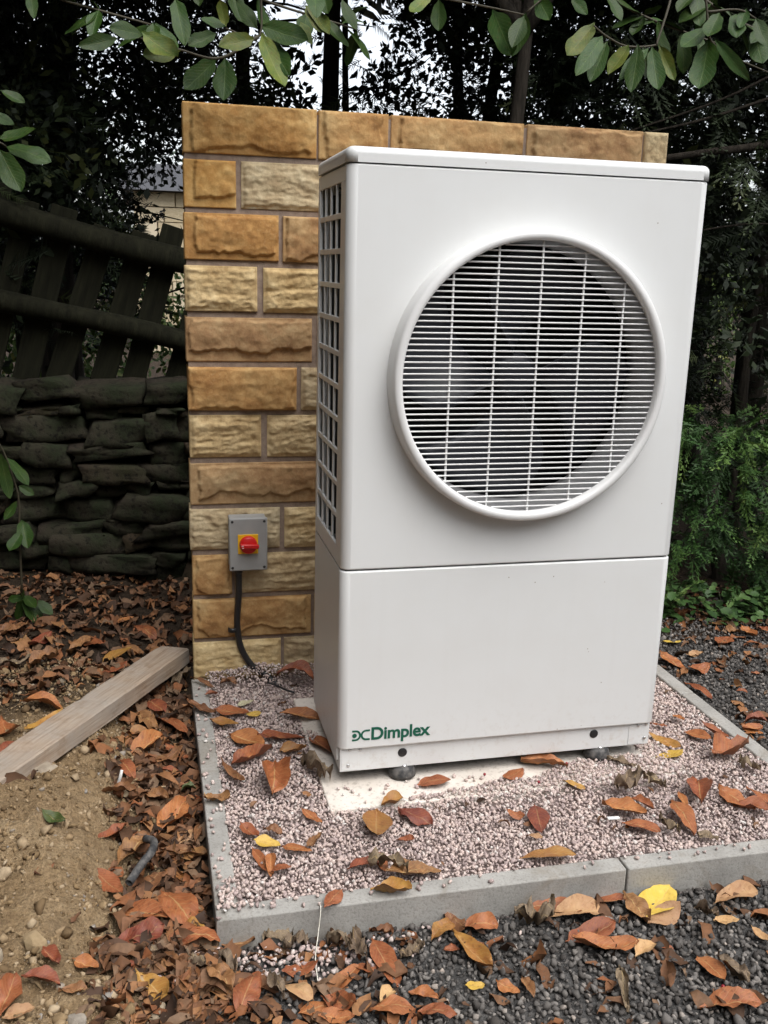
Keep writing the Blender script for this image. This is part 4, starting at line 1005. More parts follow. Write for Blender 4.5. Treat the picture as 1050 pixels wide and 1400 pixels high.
LAUREL={
'A':([(-0.125,0.635,1.942,-0.067,0.583,1.799,0.059),(-0.105,0.655,1.936,-0.049,0.589,1.833,0.056),(-0.119,0.649,1.965,0.001,0.584,1.922,0.068),(-0.15,0.563,1.914,-0.247,0.531,1.882,0.049),(-0.216,0.673,1.88,-0.225,0.628,1.764,0.066),(-0.242,0.668,1.877,-0.329,0.66,1.79,0.087),(-0.34,0.616,1.88,-0.439,0.599,1.858,0.071),(-0.437,0.625,1.913,-0.523,0.585,1.917,0.057),(-0.5,0.562,1.888,-0.598,0.546,1.859,0.039),(-0.437,0.594,1.91,-0.348,0.529,1.844,0.075),(-0.132,0.652,1.957,-0.191,0.641,2.024,0.043),(-0.216,0.656,1.959,-0.284,0.646,1.971,0.058),(-0.218,0.634,1.954,-0.234,0.625,2.016,0.057),(-0.352,0.56,1.992,-0.333,0.499,1.869,0.047),(-0.247,0.585,1.923,-0.322,0.57,1.884,0.075),(0.006,0.678,2.033,0.062,0.617,1.953,0.051),(0.014,0.595,2.053,0.012,0.527,1.969,0.048)],
 [[(-0.121,0.52,2.119),(-0.124,0.62,2.055),(-0.131,0.62,1.931),(-0.219,0.62,1.947)],[(-0.131,0.62,1.935),(-0.237,0.62,1.872),(-0.344,0.62,1.886),(-0.449,0.62,1.907)],[(-0.124,0.62,2.055),(-0.016,0.62,2.041),(0.027,0.62,2.06)]]),
'A2':([(0.008,0.665,2.04,0.062,0.617,1.948,0.034),(0.096,0.625,2.044,0.126,0.559,1.953,0.034),(0.059,0.683,2.067,0.058,0.615,2.002,0.039),(-0.006,0.707,1.998,0.023,0.686,1.936,0.039),(0.38,0.643,2.072,0.38,0.632,1.987,0.043),(0.531,0.617,2.053,0.596,0.613,1.936,0.078),(0.349,0.636,2.08,0.283,0.594,2.015,0.039),(0.621,0.6,2.038,0.573,0.553,1.942,0.047)],
 [[(0.07,0.56,2.115),(0.082,0.66,2.057),(-0.006,0.66,2.007)],[(0.082,0.66,2.063),(0.253,0.71,2.102),(0.398,0.71,2.095),(0.555,0.71,2.082),(0.662,0.71,2.071)]]),
'B':([(-0.818,0.681,1.636,-0.719,0.659,1.663,0.067),(-0.81,0.738,1.627,-0.691,0.705,1.589,0.059),(-0.819,0.678,1.612,-0.766,0.644,1.504,0.077),(-0.815,0.725,1.768,-0.753,0.721,1.74,0.039),(-0.847,0.757,1.715,-0.788,0.755,1.687,0.045)],
 [[(-1.009,0.7,1.721),(-0.913,0.7,1.673),(-0.821,0.7,1.634),(-0.805,0.7,1.623)],[(-0.913,0.7,1.673),(-0.813,0.7,1.757)]]),
'C':([(0.849,0.63,2.039,0.744,0.571,1.932,0.057),(0.839,0.542,1.991,0.741,0.487,1.869,0.049),(0.875,0.584,1.986,0.813,0.543,1.864,0.05),(0.924,0.541,1.972,0.865,0.538,1.889,0.049),(0.965,0.562,1.979,0.921,0.495,1.837,0.053),(1.008,0.564,1.979,1.012,0.511,1.852,0.05),(1.077,0.652,2.008,1.105,0.586,1.897,0.039),(1.006,0.581,1.979,0.909,0.556,1.882,0.041),(1.001,0.603,1.986,0.998,0.549,1.887,0.041)],
 [[(1.139,0.7,2.248),(1.088,0.63,2.127),(1.044,0.6,2.012),(1.031,0.6,1.993),(0.945,0.6,1.985),(0.881,0.6,2.006),(0.836,0.6,2.032)]]),
'D':([(1.255,0.673,2.035,1.208,0.621,1.882,0.08),(1.387,0.756,2.139,1.359,0.695,2.055,0.056),(1.4,0.664,2.107,1.411,0.598,2.012,0.049),(1.269,0.671,2.043,1.391,0.647,1.929,0.038),(1.269,0.733,2.083,1.156,0.669,2.007,0.055),(1.295,0.701,2.12,1.224,0.636,2.033,0.053),(1.401,0.725,2.148,1.369,0.704,2.085,0.054),(0.8,0.698,2.126,0.852,0.686,2.081,0.041),(0.654,0.669,2.062,0.613,0.659,1.939,0.089),(0.709,0.743,2.135,0.733,0.673,2.049,0.05)],
 [[(1.231,0.72,2.262),(1.264,0.72,2.129),(1.286,0.72,2.051),(1.394,0.77,2.022),(1.574,0.82,1.992)],[(1.264,0.72,2.129),(1.372,0.72,2.144),(1.44,0.72,2.122)],[(0.85,0.72,2.208),(0.753,0.72,2.147),(0.673,0.72,2.081)]]),
'E':([(-0.954,1.23,0.684,-0.933,1.226,0.524,0.042),(-0.942,1.279,0.658,-0.871,1.242,0.564,0.047),(-0.902,1.244,0.564,-0.851,1.228,0.533,0.042),(-0.901,1.256,0.437,-0.879,1.198,0.349,0.061),(-0.911,1.247,0.508,-0.952,1.218,0.449,0.047),(-0.901,1.223,0.4,-0.936,1.159,0.352,0.047)],
 [[(-0.916,1.25,0.172),(-0.911,1.25,0.393),(-0.907,1.25,0.529),(-0.938,1.25,0.664),(-0.964,1.25,0.73)]]),
'F':([(-0.928,1.372,0.113,-0.979,1.337,0.115,0.05),(-0.94,1.42,0.097,-0.954,1.411,0.001,0.078),(-0.934,1.414,0.099,-0.871,1.347,0.001,0.061),(-0.933,1.408,0.107,-0.884,1.353,0.074,0.045),(-0.88,1.376,0.096,-0.827,1.346,0.046,0.05),(-0.929,1.379,0.117,-0.936,1.32,0.161,0.045)],
 [[(-0.935,1.4,-0.002),(-0.934,1.4,0.06),(-0.933,1.4,0.107)]]),
}
# ---------------------------------------------------------------- timber plank
pl = empty('plank_root'); 
def plank():
    L = 1.42; nx_ = 60
    d = Vector((.449, .822, 0)).normalized()
    V = []; Fq = []
    prof = [(-.0365, 0), (-.0365, .003), (-.0345, .046), (-.030, .0485), (.031, .049), (.0355, .046), (.037, .003), (.036, 0)]
    k = len(prof)
    for i in range(nx_+1):
        x = -L+i*L/nx_
        for j, (a, c) in enumerate(prof):
            nn = float(fbm(np.array(x*9+j*3.1), np.array(j*1.7), 71))*.004
            chip = -.006*max(0, float(fbm(np.array(x*14), np.array(2.), 72))-.1)*4 if j in (4, 5) else 0
            V.append((x, a*1.52+nn, c*1.05+nn*.5+chip))
    for i in range(nx_):
        for j in range(k): Fq.append((i*k+j, i*k+(j+1) % k, (i+1)*k+(j+1) % k, (i+1)*k+j))
    Fq.append(tuple(range(k))); Fq.append(tuple(nx_*k+j for j in reversed(range(k))))
    o = link('timber_plank', pymesh('timber_plank', V, Fq, MT['plank']))
    o.location = (-.392, .945, .0); o.rotation_euler = (0, .045, math.atan2(d.y, d.x))
    return tag(o, 'weathered sawn timber plank lying on the soil beside the left kerb', 'plank')
bpy.data.objects.remove(pl)
plank()

# ---------------------------------------------------------------- fallen leaves
def leaf_mesh(name, L, Wd, mat, seed, curl=1.0, nu=4, nv=12, crumple=0.0):
    rs = np.random.default_rng(seed)
    t = np.linspace(0, 1, nv+1); s = np.linspace(-1, 1, nu+1)
    T, S = np.meshgrid(t, s, indexing='ij')
    p = rs.uniform(.75, 1.0)
    q_ = np.clip((t-.07)/.93, 0, 1)**p; prof = np.clip(1-np.abs(2*q_-1)**2.1, 0, 1)**.62
    prof = np.where(t < .07, .03, np.maximum(prof, .03)); prof[-1] = .02
    wv = 1+.12*np.sin(t*9+rs.uniform(0, 6))
    half = Wd/2*prof*wv
    Xl = (T-.5)*L
    Yl = S*half[:, None]*(1+.12*fbm(T*5, S*2, seed))
    cup = rs.uniform(-.2, .9)*curl; bend = rs.uniform(-.8, .8)*curl; tw = rs.uniform(-.8, .8)*curl
    Zl = cup*np.abs(S)**1.7*half[:, None]*.9+bend*((T-.5)**2)*L*.9+tw*S*half[:, None]*(T-.5)*1.6
    Zl = Zl+rs.uniform(-.02, .03)*(T > .8)*L*(T-.8)*5*curl
    Zl = Zl+Wd*(.10+crumple)*fbm(T*6+seed, S*2.2, seed+3)*curl*2
    Zl = Zl-.04*Wd*(np.abs(S) < .01)
    if crumple: Xl = Xl+Wd*.35*crumple*fbm(T*5, S*3+9, seed+4); Yl = Yl*(1-.25*crumple)+Wd*.5*crumple*fbm(T*4+3, S*3, seed+5)
    V = np.stack([Xl, Yl, Zl-Zl.min()], -1).reshape(-1, 3)
    ii = np.arange((nv+1)*(nu+1)).reshape(nv+1, nu+1)
    Fq = np.stack([ii[:-1, :-1], ii[1:, :-1], ii[1:, 1:], ii[:-1, 1:]], -1).reshape(-1, 4)
    me = npmesh(name, V, Fq, mat, True)
    uv = me.uv_layers.new(name='UVMap')
    U = np.stack([(S+1)/2, T], -1).reshape(-1, 2)
    uv.data.foreach_set('uv', U[Fq.ravel()].astype(np.float32).ravel())
    return me
for i, (x, y, z, a, L, wd_, c, zi, lab) in enumerate(LEAVES):
    zone = ZONES[zi]
    cr = {'g': .9, 'b': .35}.get(c, .12)
    me = leaf_mesh('fallen_leaf', min(L*1.22, .15), min(wd_*1.12, L*.66), LM[c], 300+i, random.choice((.45, .8, 1.0, 1.25)) if c != 'y' else .4, 6, 13, cr)
    o = link('fallen_leaf', me)
    o.location = (x, y, z+.001)
    o.rotation_euler = (random.uniform(-.22, .22), random.uniform(-.18, .18), a)
    tag(o, lab.format(zone), 'leaf', 'fallen leaves '+zone)

# loose brown litter too small or broken to count
def fragments(name, P, S, label):
    VV = []; FF = []; TT = []; o = 0
    K = 8; kind = RNG.integers(0, K, len(P)); tint = RNG.uniform(0, 1, len(P))
    for k in range(K):
        me = leaf_mesh('tmp', 1, .5, None, 900+k, 1.3, 2, 4, .8 if k % 2 else .3)
        tv = np.array([v.co[:] for v in me.vertices]); tf = np.array([list(f.vertices) for f in me.polygons]); bpy.data.meshes.remove(me)
        tv[:, 2] -= tv[:, 2].mean()
        s = kind == k; n = int(s.sum())
        az = RNG.uniform(0, 6.283, n); d = np.stack([np.cos(az), np.sin(az), RNG.normal(0, .22, n)], 1)
        nrm = np.stack([RNG.normal(0, .3, n), RNG.normal(0, .3, n), np.ones(n)], 1)
        V, Fc = scatter(tv, tf, P[s], frames(d, nrm), S[s])
        VV.append(V); FF.append(Fc+o); TT.append(np.repeat(tint[s], len(tv))); o += len(V)
    ob = link(name, npmesh(name, np.vstack(VV), np.vstack(FF), MT['frag'], True, {'tint': np.concatenate(TT)}))
    return tag(ob, label, 'leaf litter', kind='stuff')
def area(n, x0, x1, y0, y1, dens):
    x = RNG.uniform(x0, x1, n); y = RNG.uniform(y0, y1, n); k = RNG.uniform(size=n) < dens(x, y)
    return x[k], y[k]
pts = []
pts.append(area(1900, -.66, KX0-.008, -1.0, .86, lambda x, y: sst(-.62, -.44, x+.15*fbm(x*6, y*6, 80))*.95))
pts.append(area(1900, -2.2, -.30, .62, 1.95, lambda x, y: sst(-.1, .22, (y-.62)-(x+.62)*.9+.5*fbm(x*3, y*3, 81))))
pts.append(area(1500, -.6, .55, -1.15, KY0-.008, lambda x, y: sst(.35, -.35, x+.5*fbm(x*4, y*4, 82)+.6*(y+.75))*.8+.04))
pts.append(area(600, .2, 1.9, -1.15, KY0-.008, lambda x, y: .35+0*x))
pts.append(area(1200, KX1+.01, 2.4, -.3, 1.5, lambda x, y: .18+.7*sst(.5, 1.1, y)))
pts.append(area(160, KX0+.06, KX1-.06, KY0+.06, .74, lambda x, y: np.where((x > -.02) & (x < .95) & (y > -.09), 0, .5)))
pts.append(area(500, -1.3, -.5, -1.0, .4, lambda x, y: .12+0*x))
x = np.concatenate([a for a, _ in pts]); y = np.concatenate([c for _, c in pts])
ins = (x > KX0) & (x < KX1) & (y > KY0) & (y < .78)
z = np.where(ins, .012, hz(x, y)+RNG.uniform(.006, .022, x.shape))
S = RNG.uniform(.018, .055, x.shape)*np.where(ins, .6, 1)*np.where((RNG.uniform(size=x.shape) < .3) & ~ins, 1.7, 1)
fragments('leaf_litter', np.stack([x, y, z], 1), S, 'small broken brown leaves littering the ground')

# ---------------------------------------------------------------- loose stones and bits on the ground
def boulder_mesh(name, sx, sy, sz, seed, mat, rnd=.45, cuts=3, amp=.12):
    b = bmesh.new(); bmesh.ops.create_cube(b, size=2)
    bmesh.ops.subdivide_edges(b, edges=b.edges[:], cuts=cuts, use_grid_fill=True)
    co = np.array([v.co[:] for v in b.verts])
    sp = co/np.linalg.norm(co, axis=1, keepdims=True)*1.18
    c2 = co*(1-rnd)+sp*rnd
    f = 1+amp*2*fbm(c2[:, 0]*1.6+seed*3.1+c2[:, 2], c2[:, 1]*1.6+c2[:, 2]*1.3, seed, 3)
    sk = np.random.default_rng(seed).uniform(-.25, .25, 3)
    c2 = c2*f[:, None]; c2[:, 2] += sk[0]*c2[:, 0]; c2[:, 0] += sk[1]*c2[:, 2]
    for v, q in zip(b.verts, c2): v.co = Vector((q[0]*sx/2, q[1]*sy/2, q[2]*sz/2))
    return bmmesh(name, b, mat, True)
rocks = [(-.86, -.40, .075, .055, 'broad brown stone in the soil near the left picture edge'),
         (-.78, -.52, .055, .035, 'pale angular stone with a bright face in the bare soil'),
         (-.70, -.50, .06, .04, 'flat tan stone beside the pale angular one'),
         (-.575, -.50, .03, .04, 'small round tan pebble near the orange leaf drift'),
         (-.57, -.78, .07, .04, 'smooth tan stone near the bottom left corner'),
         (-.61, -.70, .045, .035, 'bluish grey pebble above the smooth tan stone'),
         (-.47, -.66, .035, .045, 'small upright tan pebble among the lower left leaves'),
         (-.75, .17, .10, .06, 'pale buff clod of stone beside the plank'),
         (-.94, -.62, .05, .05, 'cream stone cut by the left picture edge')]
for i, (x, y, sx, sy, lab) in enumerate(rocks):
    rs_ = np.random.default_rng(60+i); q_ = rs_.normal(size=(26, 3)); q_ /= np.linalg.norm(q_, axis=1, keepdims=True); q_ = np.sign(q_)*np.abs(q_)**.75*rs_.uniform(.85, 1.05, (26, 1))
    b_ = bmesh.new(); bmesh.ops.convex_hull(b_, input=[b_.verts.new(v_*np.array([sx*.5, sy*.55, sx*.32])) for v_ in q_])
    bmesh.ops.delete(b_, geom=[v_ for v_ in b_.verts if not v_.link_faces], context='VERTS')
    bmesh.ops.bevel(b_, geom=b_.edges[:], offset=.0015, segments=1, affect='EDGES')
    o = link('loose_stone', bmmesh('loose_stone', b_, MT['rocks'])); h_ = float(hz(x, y))
    o.location = (x, y, h_+.006); o.rotation_euler.z = random.uniform(0, 3)
    tag(o, lab, 'stone', 'loose stones in the soil')
pts = [(-.52, -.285, -.005), (-.49, -.23, .006), (-.47, -.20, .012), (-.465, -.155, .01), (-.485, -.13, .004)]
V, Fq = tube_np(spline(pts, 18), .0095, 12, False)
o = link('pipe_offcut', pymesh('pipe_offcut', V, Fq, MT['rubber'], True)); tag(o, 'short bent black pipe sticking out of the leaf drift', 'pipe')
o.modifiers.new('wall', 'SOLIDIFY').thickness = .002
o.location = (-.005, .0, -.005)
V, Fq = tube_np(spline([(-.562, .135, -.04), (-.56, .128, .0), (-.552, .122, .03), (-.548, .128, .045)], 10), .0042, 8)
tag(link('white_pipe', pymesh('white_pipe', V, Fq, MT['print'], True)), 'thin white plastic pipe stub sticking up left of the kerb', 'pipe')
V, Fq = tube_np(spline([(-.125, KY0+.01, .01), (-.127, KY0-.012, .004), (-.135, KY0-.03, -.035), (-.15, -.56, -.05), (-.155, -.62, -.052)], 16), .0011, 5)
tag(link('straw', pymesh('straw', V, Fq, MT['straw'], True)), 'thin pale straw hanging over the front kerb', 'straw')
o = box('white_scrap', -.016, .016, -.005, .005, 0, .005, MT['print'], None, .0015); o.location = (.648, -.285, .014); o.rotation_euler.z = -.1
tag(o, 'white paper scrap among brown leaves on the pink gravel', 'scrap')
bv = bmesh.new(); bmesh.ops.create_icosphere(bv, subdivisions=2, radius=.0042)
bme = bmmesh('berry', bv, MT['berry'], True)
for x, y, z, lab in ((.40, -.02, .017, 'dark red berry at the left on the concrete pad'), (.645, -.005, .017, 'dark red berry before the right foot of the unit'), (.53, -.085, .017, 'dark red berry near the front of the pad'), (.64, -.80, -.05, 'red berry on the dark gravel near the bottom edge'), (1.0, -.63, -.05, 'red berry on the dark gravel at right')):
    o = link('berry', bme); o.location = (x, y, z); tag(o, lab, 'berry', 'fallen red berries')

# ---------------------------------------------------------------- dry stone wall and leaning fence behind, left
dw = empty('dry_stone_wall', (-1.3, 2.05, 0)); tag(dw, 'dark mossy dry stone wall under the leaning fence at left', 'stone wall')
z = -.08; row = 0
while z < .78:
    hgt = random.uniform(.05, .115)*(1.3 if z < .1 else 1)
    x = -1.5+random.uniform(-.1, .1)
    while x < 1.45:
        w_ = random.uniform(.12, .36)*(1.0 if random.random() < .65 else .5); hh = hgt*random.choice((1, 1, .8, 1.12, .62))
        o = link('stone', boulder_mesh('stone', w_*1.0, .24, hh, int(1000+row*50+(x+2)*37), MT['field'], .10, 3, .30), dw)
        o.location = (x+w_/2, random.uniform(-.05, .03), z+hgt/2+random.uniform(-.012, .012)); o.rotation_euler = (random.uniform(-.12, .12), random.uniform(-.13, .13), random.uniform(-.2, .2))
        x += w_*.98
    z += hgt*.96; row += 1
box('earth_fill', -1.6, 1.5, .10, .30, -.1, .80, MT['bark'], dw)

fn = empty('leaning_fence', (-.66, 2.12, .92)); fn.rotation_euler = (0, math.radians(12.5), 0)
tag(fn, 'dark old timber fence leaning to the right on the dry stone wall', 'fence')
for zz, r_, nm in ((.50, .052, 'rail'), (.155, .044, 'rail')):
    V, Fq = tube_np([(xx, -.07+.008*math.sin(xx*5), zz+.012*math.sin(xx*3.1+zz*9)) for xx in np.linspace(-1.9, 1.9, 30)], [r_*(1+.05*math.sin(i*1.3)) for i in range(30)], 12, True, .03)
    link(nm, pymesh(nm, V, Fq, MT['fence'], True), fn)
for i in range(24):
    xx = -1.75+i*.148+random.uniform(-.015, .015); w_ = random.uniform(.085, .11)
    o = box('board', -w_/2, w_/2, -.012, .012, -.42, .60+random.uniform(-.05, .03), MT['fence'], fn, .003)
    o.location = (xx, 0, 0); o.rotation_euler = (random.uniform(-.02, .02), random.uniform(.03, .13), 0)

# ---------------------------------------------------------------- trees
def diamond():
    V = np.array([[0, 0, 0], [.45, .22, .03], [1, 0, -.06], [.45, -.22, .03]]); return np.array([[0, 0, 0], [.28, .2, .03], [.72, .19, .02], [1, 0, -.06], [.72, -.19, .02], [.28, -.2, .03]]), np.array([[0, 1, 2, 3], [0, 3, 4, 5]])
def needle_spray():
    V = [[0, -.008, 0], [0, .008, 0], [1, 0, -.10]]; Fq = [[0, 1, 2]]
    for i in range(15):
        t = .06+.92*i/15; zc = -.10*t*t
        ln = .26*(1-.55*t)
        for s in (-1, 1):
            o = len(V); a = math.radians(52); dx = ln*math.cos(a)*RNG.uniform(.7, 1.2); dy = s*ln*math.sin(a)*RNG.uniform(.6, 1.2)
            V += [[t-.016, 0, zc], [t+.022, 0, zc], [t+dx, dy, zc-.04-.06*RNG.uniform()]]; Fq.append([o, o+1, o+2])
    return np.array(V), np.array(Fq)
DI = diamond(); SPRAY = needle_spray()
def leafy_twig():
    V = [[0, -.008, 0], [0, .008, 0], [1, .05, -.12]]; Fq = [[0, 1, 2]]
    for i in range(20):
        t = RNG.uniform(.05, 1.0); c = np.array([t, RNG.normal(0, .16), -.1*t*t+RNG.normal(0, .1)])
        a = RNG.uniform(0, 6.28); d = np.array([math.cos(a), math.sin(a), RNG.normal(0, .5)])*RNG.uniform(.08, .19); e = np.cross(d, RNG.normal(size=3)); e *= .045/(np.linalg.norm(e)+1e-9)
        o = len(V); V += [list(c-d*.5), list(c+e), list(c+d*.6)]; Fq.append([o, o+1, o+2])
        V += [list(c-d*.5), list(c+d*.6), list(c-e)]; Fq.append([o+3, o+4, o+5])
    return np.array(V), np.array(Fq)
TWIG = leafy_twig()
def sprays(name, P, d, S, mat, parent, T=SPRAY, tint=None, n=None):
    V, Fc = scatter(T[0], T[1], P, frames(d, n), S)
    t_ = RNG.uniform(0, 1, len(P)) if tint is None else tint
    return link(name, npmesh(name, V, Fc, mat, False, {'tint': np.repeat(t_, len(T[0]))}), parent)
def trunk_mesh(x_lean, y_lean, h, r):
    n = 14; p = [(x_lean*t_+.05*r/.08*math.sin(t_*7+r*40), y_lean*t_, -.1+h*t_) for t_ in np.linspace(0, 1, n)]
    return tube_np(p, [r*(1.25 if i == 0 else 1)*(1-.75*i/(n-1)) for i in range(n)], 12, True, .06)
def conifer(x, y, r, h, lean, label, nlow, zlow, ncan=1100, rad=1.3, group='trees standing behind the stone wall', dead=6):
    t_ = empty('conifer_tree', (x, y, 0)); tag(t_, label, 'tree', group)
    V, Fq = trunk_mesh(lean[0], lean[1], h, r); link('trunk', pymesh('trunk', V, Fq, MT['bark'], True), t_)
    for i in range(dead):
        z0_ = random.uniform(1.0, 3.2); a = random.uniform(0, 6.28); ln = random.uniform(.4, 1.0)
        p0 = np.array([lean[0]*z0_/h, lean[1]*z0_/h, z0_]); dd = np.array([math.cos(a), math.sin(a), random.uniform(-.3, .35)])
        V, Fq = tube_np(spline([p0, p0+dd*ln*.5+np.array([0, 0, .04]), p0+dd*ln], 7), np.linspace(.012, .003, 7), 5)
        link('limb', pymesh('limb', V, Fq, MT['bark'], True), t_)
    n = nlow; z = zlow+(h*.85-zlow)*RNG.uniform(size=n)**1.5
    a = RNG.uniform(0, 6.283, n); rr = rad*np.sqrt(RNG.uniform(.02, 1, n))*np.clip(1.1-.5*z/h, .3, 1)
    P = np.stack([rr*np.cos(a)+lean[0]*z/h, rr*np.sin(a)+lean[1]*z/h, z], 1)
    d = np.stack([np.cos(a), np.sin(a), RNG.normal(-.25, .35, n)], 1)+RNG.normal(0, .35, (n, 3))
    k_ = ~((np.abs(P[:, 0]+x+.33) < .20) & (P[:, 2] < 2.15)); P = P[k_]; d = d[k_]; n = len(P)
    sprays('crown', P, d, RNG.uniform(.16, .38, n), MT['needles'], t_, SPRAY, RNG.uniform(0, 1, n)**1.3)
    nc = max(3, int(nlow*1.3/15)); z = zlow+(3.7-zlow)*RNG.uniform(size=nc)**.8; a = RNG.uniform(0, 6.283, nc); rr = rad*.95*np.sqrt(RNG.uniform(.02, 1, nc))
    C_ = np.stack([rr*np.cos(a)+lean[0]*z/h, rr*np.sin(a)+lean[1]*z/h, z], 1)
    n = nc*15; a = np.repeat(a, 15)
    P = np.repeat(C_, 15, 0)+RNG.normal(size=(n, 3))*np.array([.15, .15, .11])
    k_ = ~((np.abs(P[:, 0]+x+.33) < .22) & (P[:, 2] < 2.15)); P = P[k_]; a = a[k_]; n = len(P)
    sprays('leafy_twigs', P, np.stack([np.cos(a), np.sin(a), RNG.normal(-.2, .4, n)], 1)+RNG.normal(0, .4, (n, 3)), RNG.uniform(.18, .42, n), MT['needles'], t_, TWIG, RNG.uniform(0, 1, n)**1.3)
    n = ncan; z = RNG.uniform(3.3, h, n); a = RNG.uniform(0, 6.283, n); rr = rad*1.25*np.sqrt(RNG.uniform(0, 1, n))
    P = np.stack([rr*np.cos(a)+lean[0]*z/h, rr*np.sin(a)+lean[1]*z/h, z], 1)
    sprays('shade_crown', P, RNG.normal(size=(n, 3)), RNG.uniform(.18, .36, n), MT['canopy'], t_, DI)  # unseen broad leaves above the view, added to block sky light
    return t_
conifer(-1.22, 4.3, .060, 7, (.1, .2), 'slim dark tree at the far left edge behind the fence', 480, 1.25)
conifer(-.93, 3.9, .105, 7, (.05, .2), 'thick dark trunk rising behind the leaning fence at left', 480, 1.3)
conifer(.25, 4.3, .060, 7, (-.1, .2), 'dark tree behind the left end of the stone wall', 190, 1.35)
conifer(.66, 3.7, .066, 7, (.02, .2), 'straight dark trunk above the left corner of the white unit', 140, 1.5)
conifer(1.02, 4.9, .035, 6, (-.1, .2), 'slim dark tree between the straight trunk and the leaning one', 80, 1.6, 900)
conifer(1.36, 3.7, .050, 6.5, (.75, .1), 'dark trunk leaning right above the middle of the wall', 75, 1.7, 900)
conifer(1.80, 4.4, .05, 6.5, (-.35, .2), 'dark trunk leaning left behind the leaning right trunk', 80, 1.7, 900)
conifer(1.76, 3.5, .065, 7, (.0, .2), 'dark upright trunk above the right part of the wall', 130, 1.6)
conifer(2.12, 3.9, .04, 6.5, (.12, .2), 'thin dark stem right of the upright trunk', 230, 1.5, 900)
conifer(2.40, 3.2, .12, 7, (.1, .2), 'broad dark trunk above the right end of the wall', 620, 1.2)
conifer(2.95, 2.7, .09, 7, (.1, .1), 'dark tree behind the hedge at the right edge', 700, .5)
conifer(3.3, 3.9, .09, 7, (.0, .1), 'dark tree deep in the shade at far right', 700, .5)
conifer(-1.9, 2.9, .09, 7, (.0, .1), 'dark tree beyond the left picture edge', 500, 1.0)
conifer(-1.0, 5.6, .07, 7, (.0, .1), 'dark tree well behind the fence', 420, .9)
conifer(-2.3, 5.4, .07, 7, (.0, .1), 'dark tree well behind the fence at the left edge', 420, .9)
conifer(-1.6, 4.6, .08, 7, (.0, .1), 'dark tree deep in the shade at far left', 500, 1.0)

# cypress at right: flat feathery sprays
def cypress_spray():
    V = []; Fq = []
    def blade(p, q, w):
        p = np.array(p); q = np.array(q); d = q-p; n_ = np.cross(d, RNG.normal(size=3)*.5+np.array([0, 0, 1])); n_ /= np.linalg.norm(n_)+1e-9
        o = len(V); m_ = p+d*.55
        V.extend([p, m_+n_*w, q, m_-n_*w]); Fq.append([o, o+1, o+2, o+3])
    blade((0, 0, 0), (1, 0, -.22), .014)
    bend = RNG.uniform(-.25, .25)
    for i in range(12):
        t_ = .06+.9*i/12+RNG.uniform(-.02, .02); zc = -.22*t_*t_; yc = bend*t_*t_
        for s in (-1, 1):
            ln = .34*(1-.7*t_)*RNG.uniform(.45, 1.3); a = math.radians(RNG.uniform(30, 55))*s
            dz = RNG.uniform(-.35, .05)
            blade((t_, yc, zc), (t_+ln*math.cos(a), yc+ln*math.sin(a), zc+dz*ln), .020)
            for j in range(3):
                u_ = .25+.25*j; b_ = (t_+ln*u_*math.cos(a), yc+ln*u_*math.sin(a), zc+dz*ln*u_)
                s2 = 1 if (j+(s > 0)) % 2 else -1
                l2 = ln*.45*(1-.4*u_)*RNG.uniform(.6, 1.3); a2 = a+s2*math.radians(RNG.uniform(25, 50))
                blade(b_, (b_[0]+l2*math.cos(a2), b_[1]+l2*math.sin(a2), b_[2]-l2*RNG.uniform(0, .4)), .016)
    return np.array(V), np.array(Fq)
CYPS = [cypress_spray() for _ in range(5)]
def cypress(cx, cy, rx, ry, h, n, label, smin=.10, smax=.22, mat='cypress'):
    t_ = empty('cypress_bush', (cx, cy, 0)); tag(t_, label, 'shrub', 'cypress hedge bushes')
    V, Fq = trunk_mesh(.05, .05, h*.8, .04); link('trunk', pymesh('trunk', V, Fq, MT['bark'], True), t_)
    a = RNG.uniform(0, 6.283, n); z = RNG.uniform(.02, 1, n)*h
    pr = np.sqrt(np.clip(1-((z/h-.32)/.72)**2, .03, 1))
    rr = RNG.uniform(.35, 1.0, n)**.5*(1+.22*np.sin(a*5+z*7))
    P = np.stack([rx*pr*rr*np.cos(a), ry*pr*rr*np.sin(a), z], 1)
    d = np.stack([np.cos(a), np.sin(a), RNG.normal(-.35, .45, n)], 1)+RNG.normal(0, .35, (n, 3))
    nrm = np.stack([RNG.normal(0, .4, n), RNG.normal(0, .4, n), np.ones(n)], 1)
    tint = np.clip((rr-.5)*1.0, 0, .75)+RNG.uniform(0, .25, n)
    S = RNG.uniform(smin, smax, n); VV = []; FF = []; TT = []; o = 0
    R_ = frames(d, nrm); kd = RNG.integers(0, 5, n)
    for k in range(5):
        s = kd == k; V, Fc = scatter(*CYPS[k], P[s], R_[s], S[s]); VV.append(V); FF.append(Fc+o); o += len(V)
        tip = np.clip(CYPS[k][0][:, 0], 0, 1)*.30-.12  # paler towards the tip: light on the fronds put into the tint
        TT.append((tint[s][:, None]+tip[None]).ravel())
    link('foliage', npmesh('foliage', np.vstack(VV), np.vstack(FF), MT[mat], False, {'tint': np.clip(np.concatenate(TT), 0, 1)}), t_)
    return t_
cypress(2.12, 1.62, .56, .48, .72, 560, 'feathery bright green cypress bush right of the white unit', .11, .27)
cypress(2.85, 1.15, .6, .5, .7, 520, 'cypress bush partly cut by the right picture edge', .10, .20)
cypress(1.75, 2.45, .65, .5, 2.6, 560, 'tall dark cypress behind the bright green bush', .16, .30, 'needles')  # dark needle colour paints in the shade above the bush
cypress(2.55, 2.2, .6, .5, 2.8, 560, 'tall dark cypress at the right edge above the bush', .16, .30, 'needles')  # same dark colour, standing in for shade
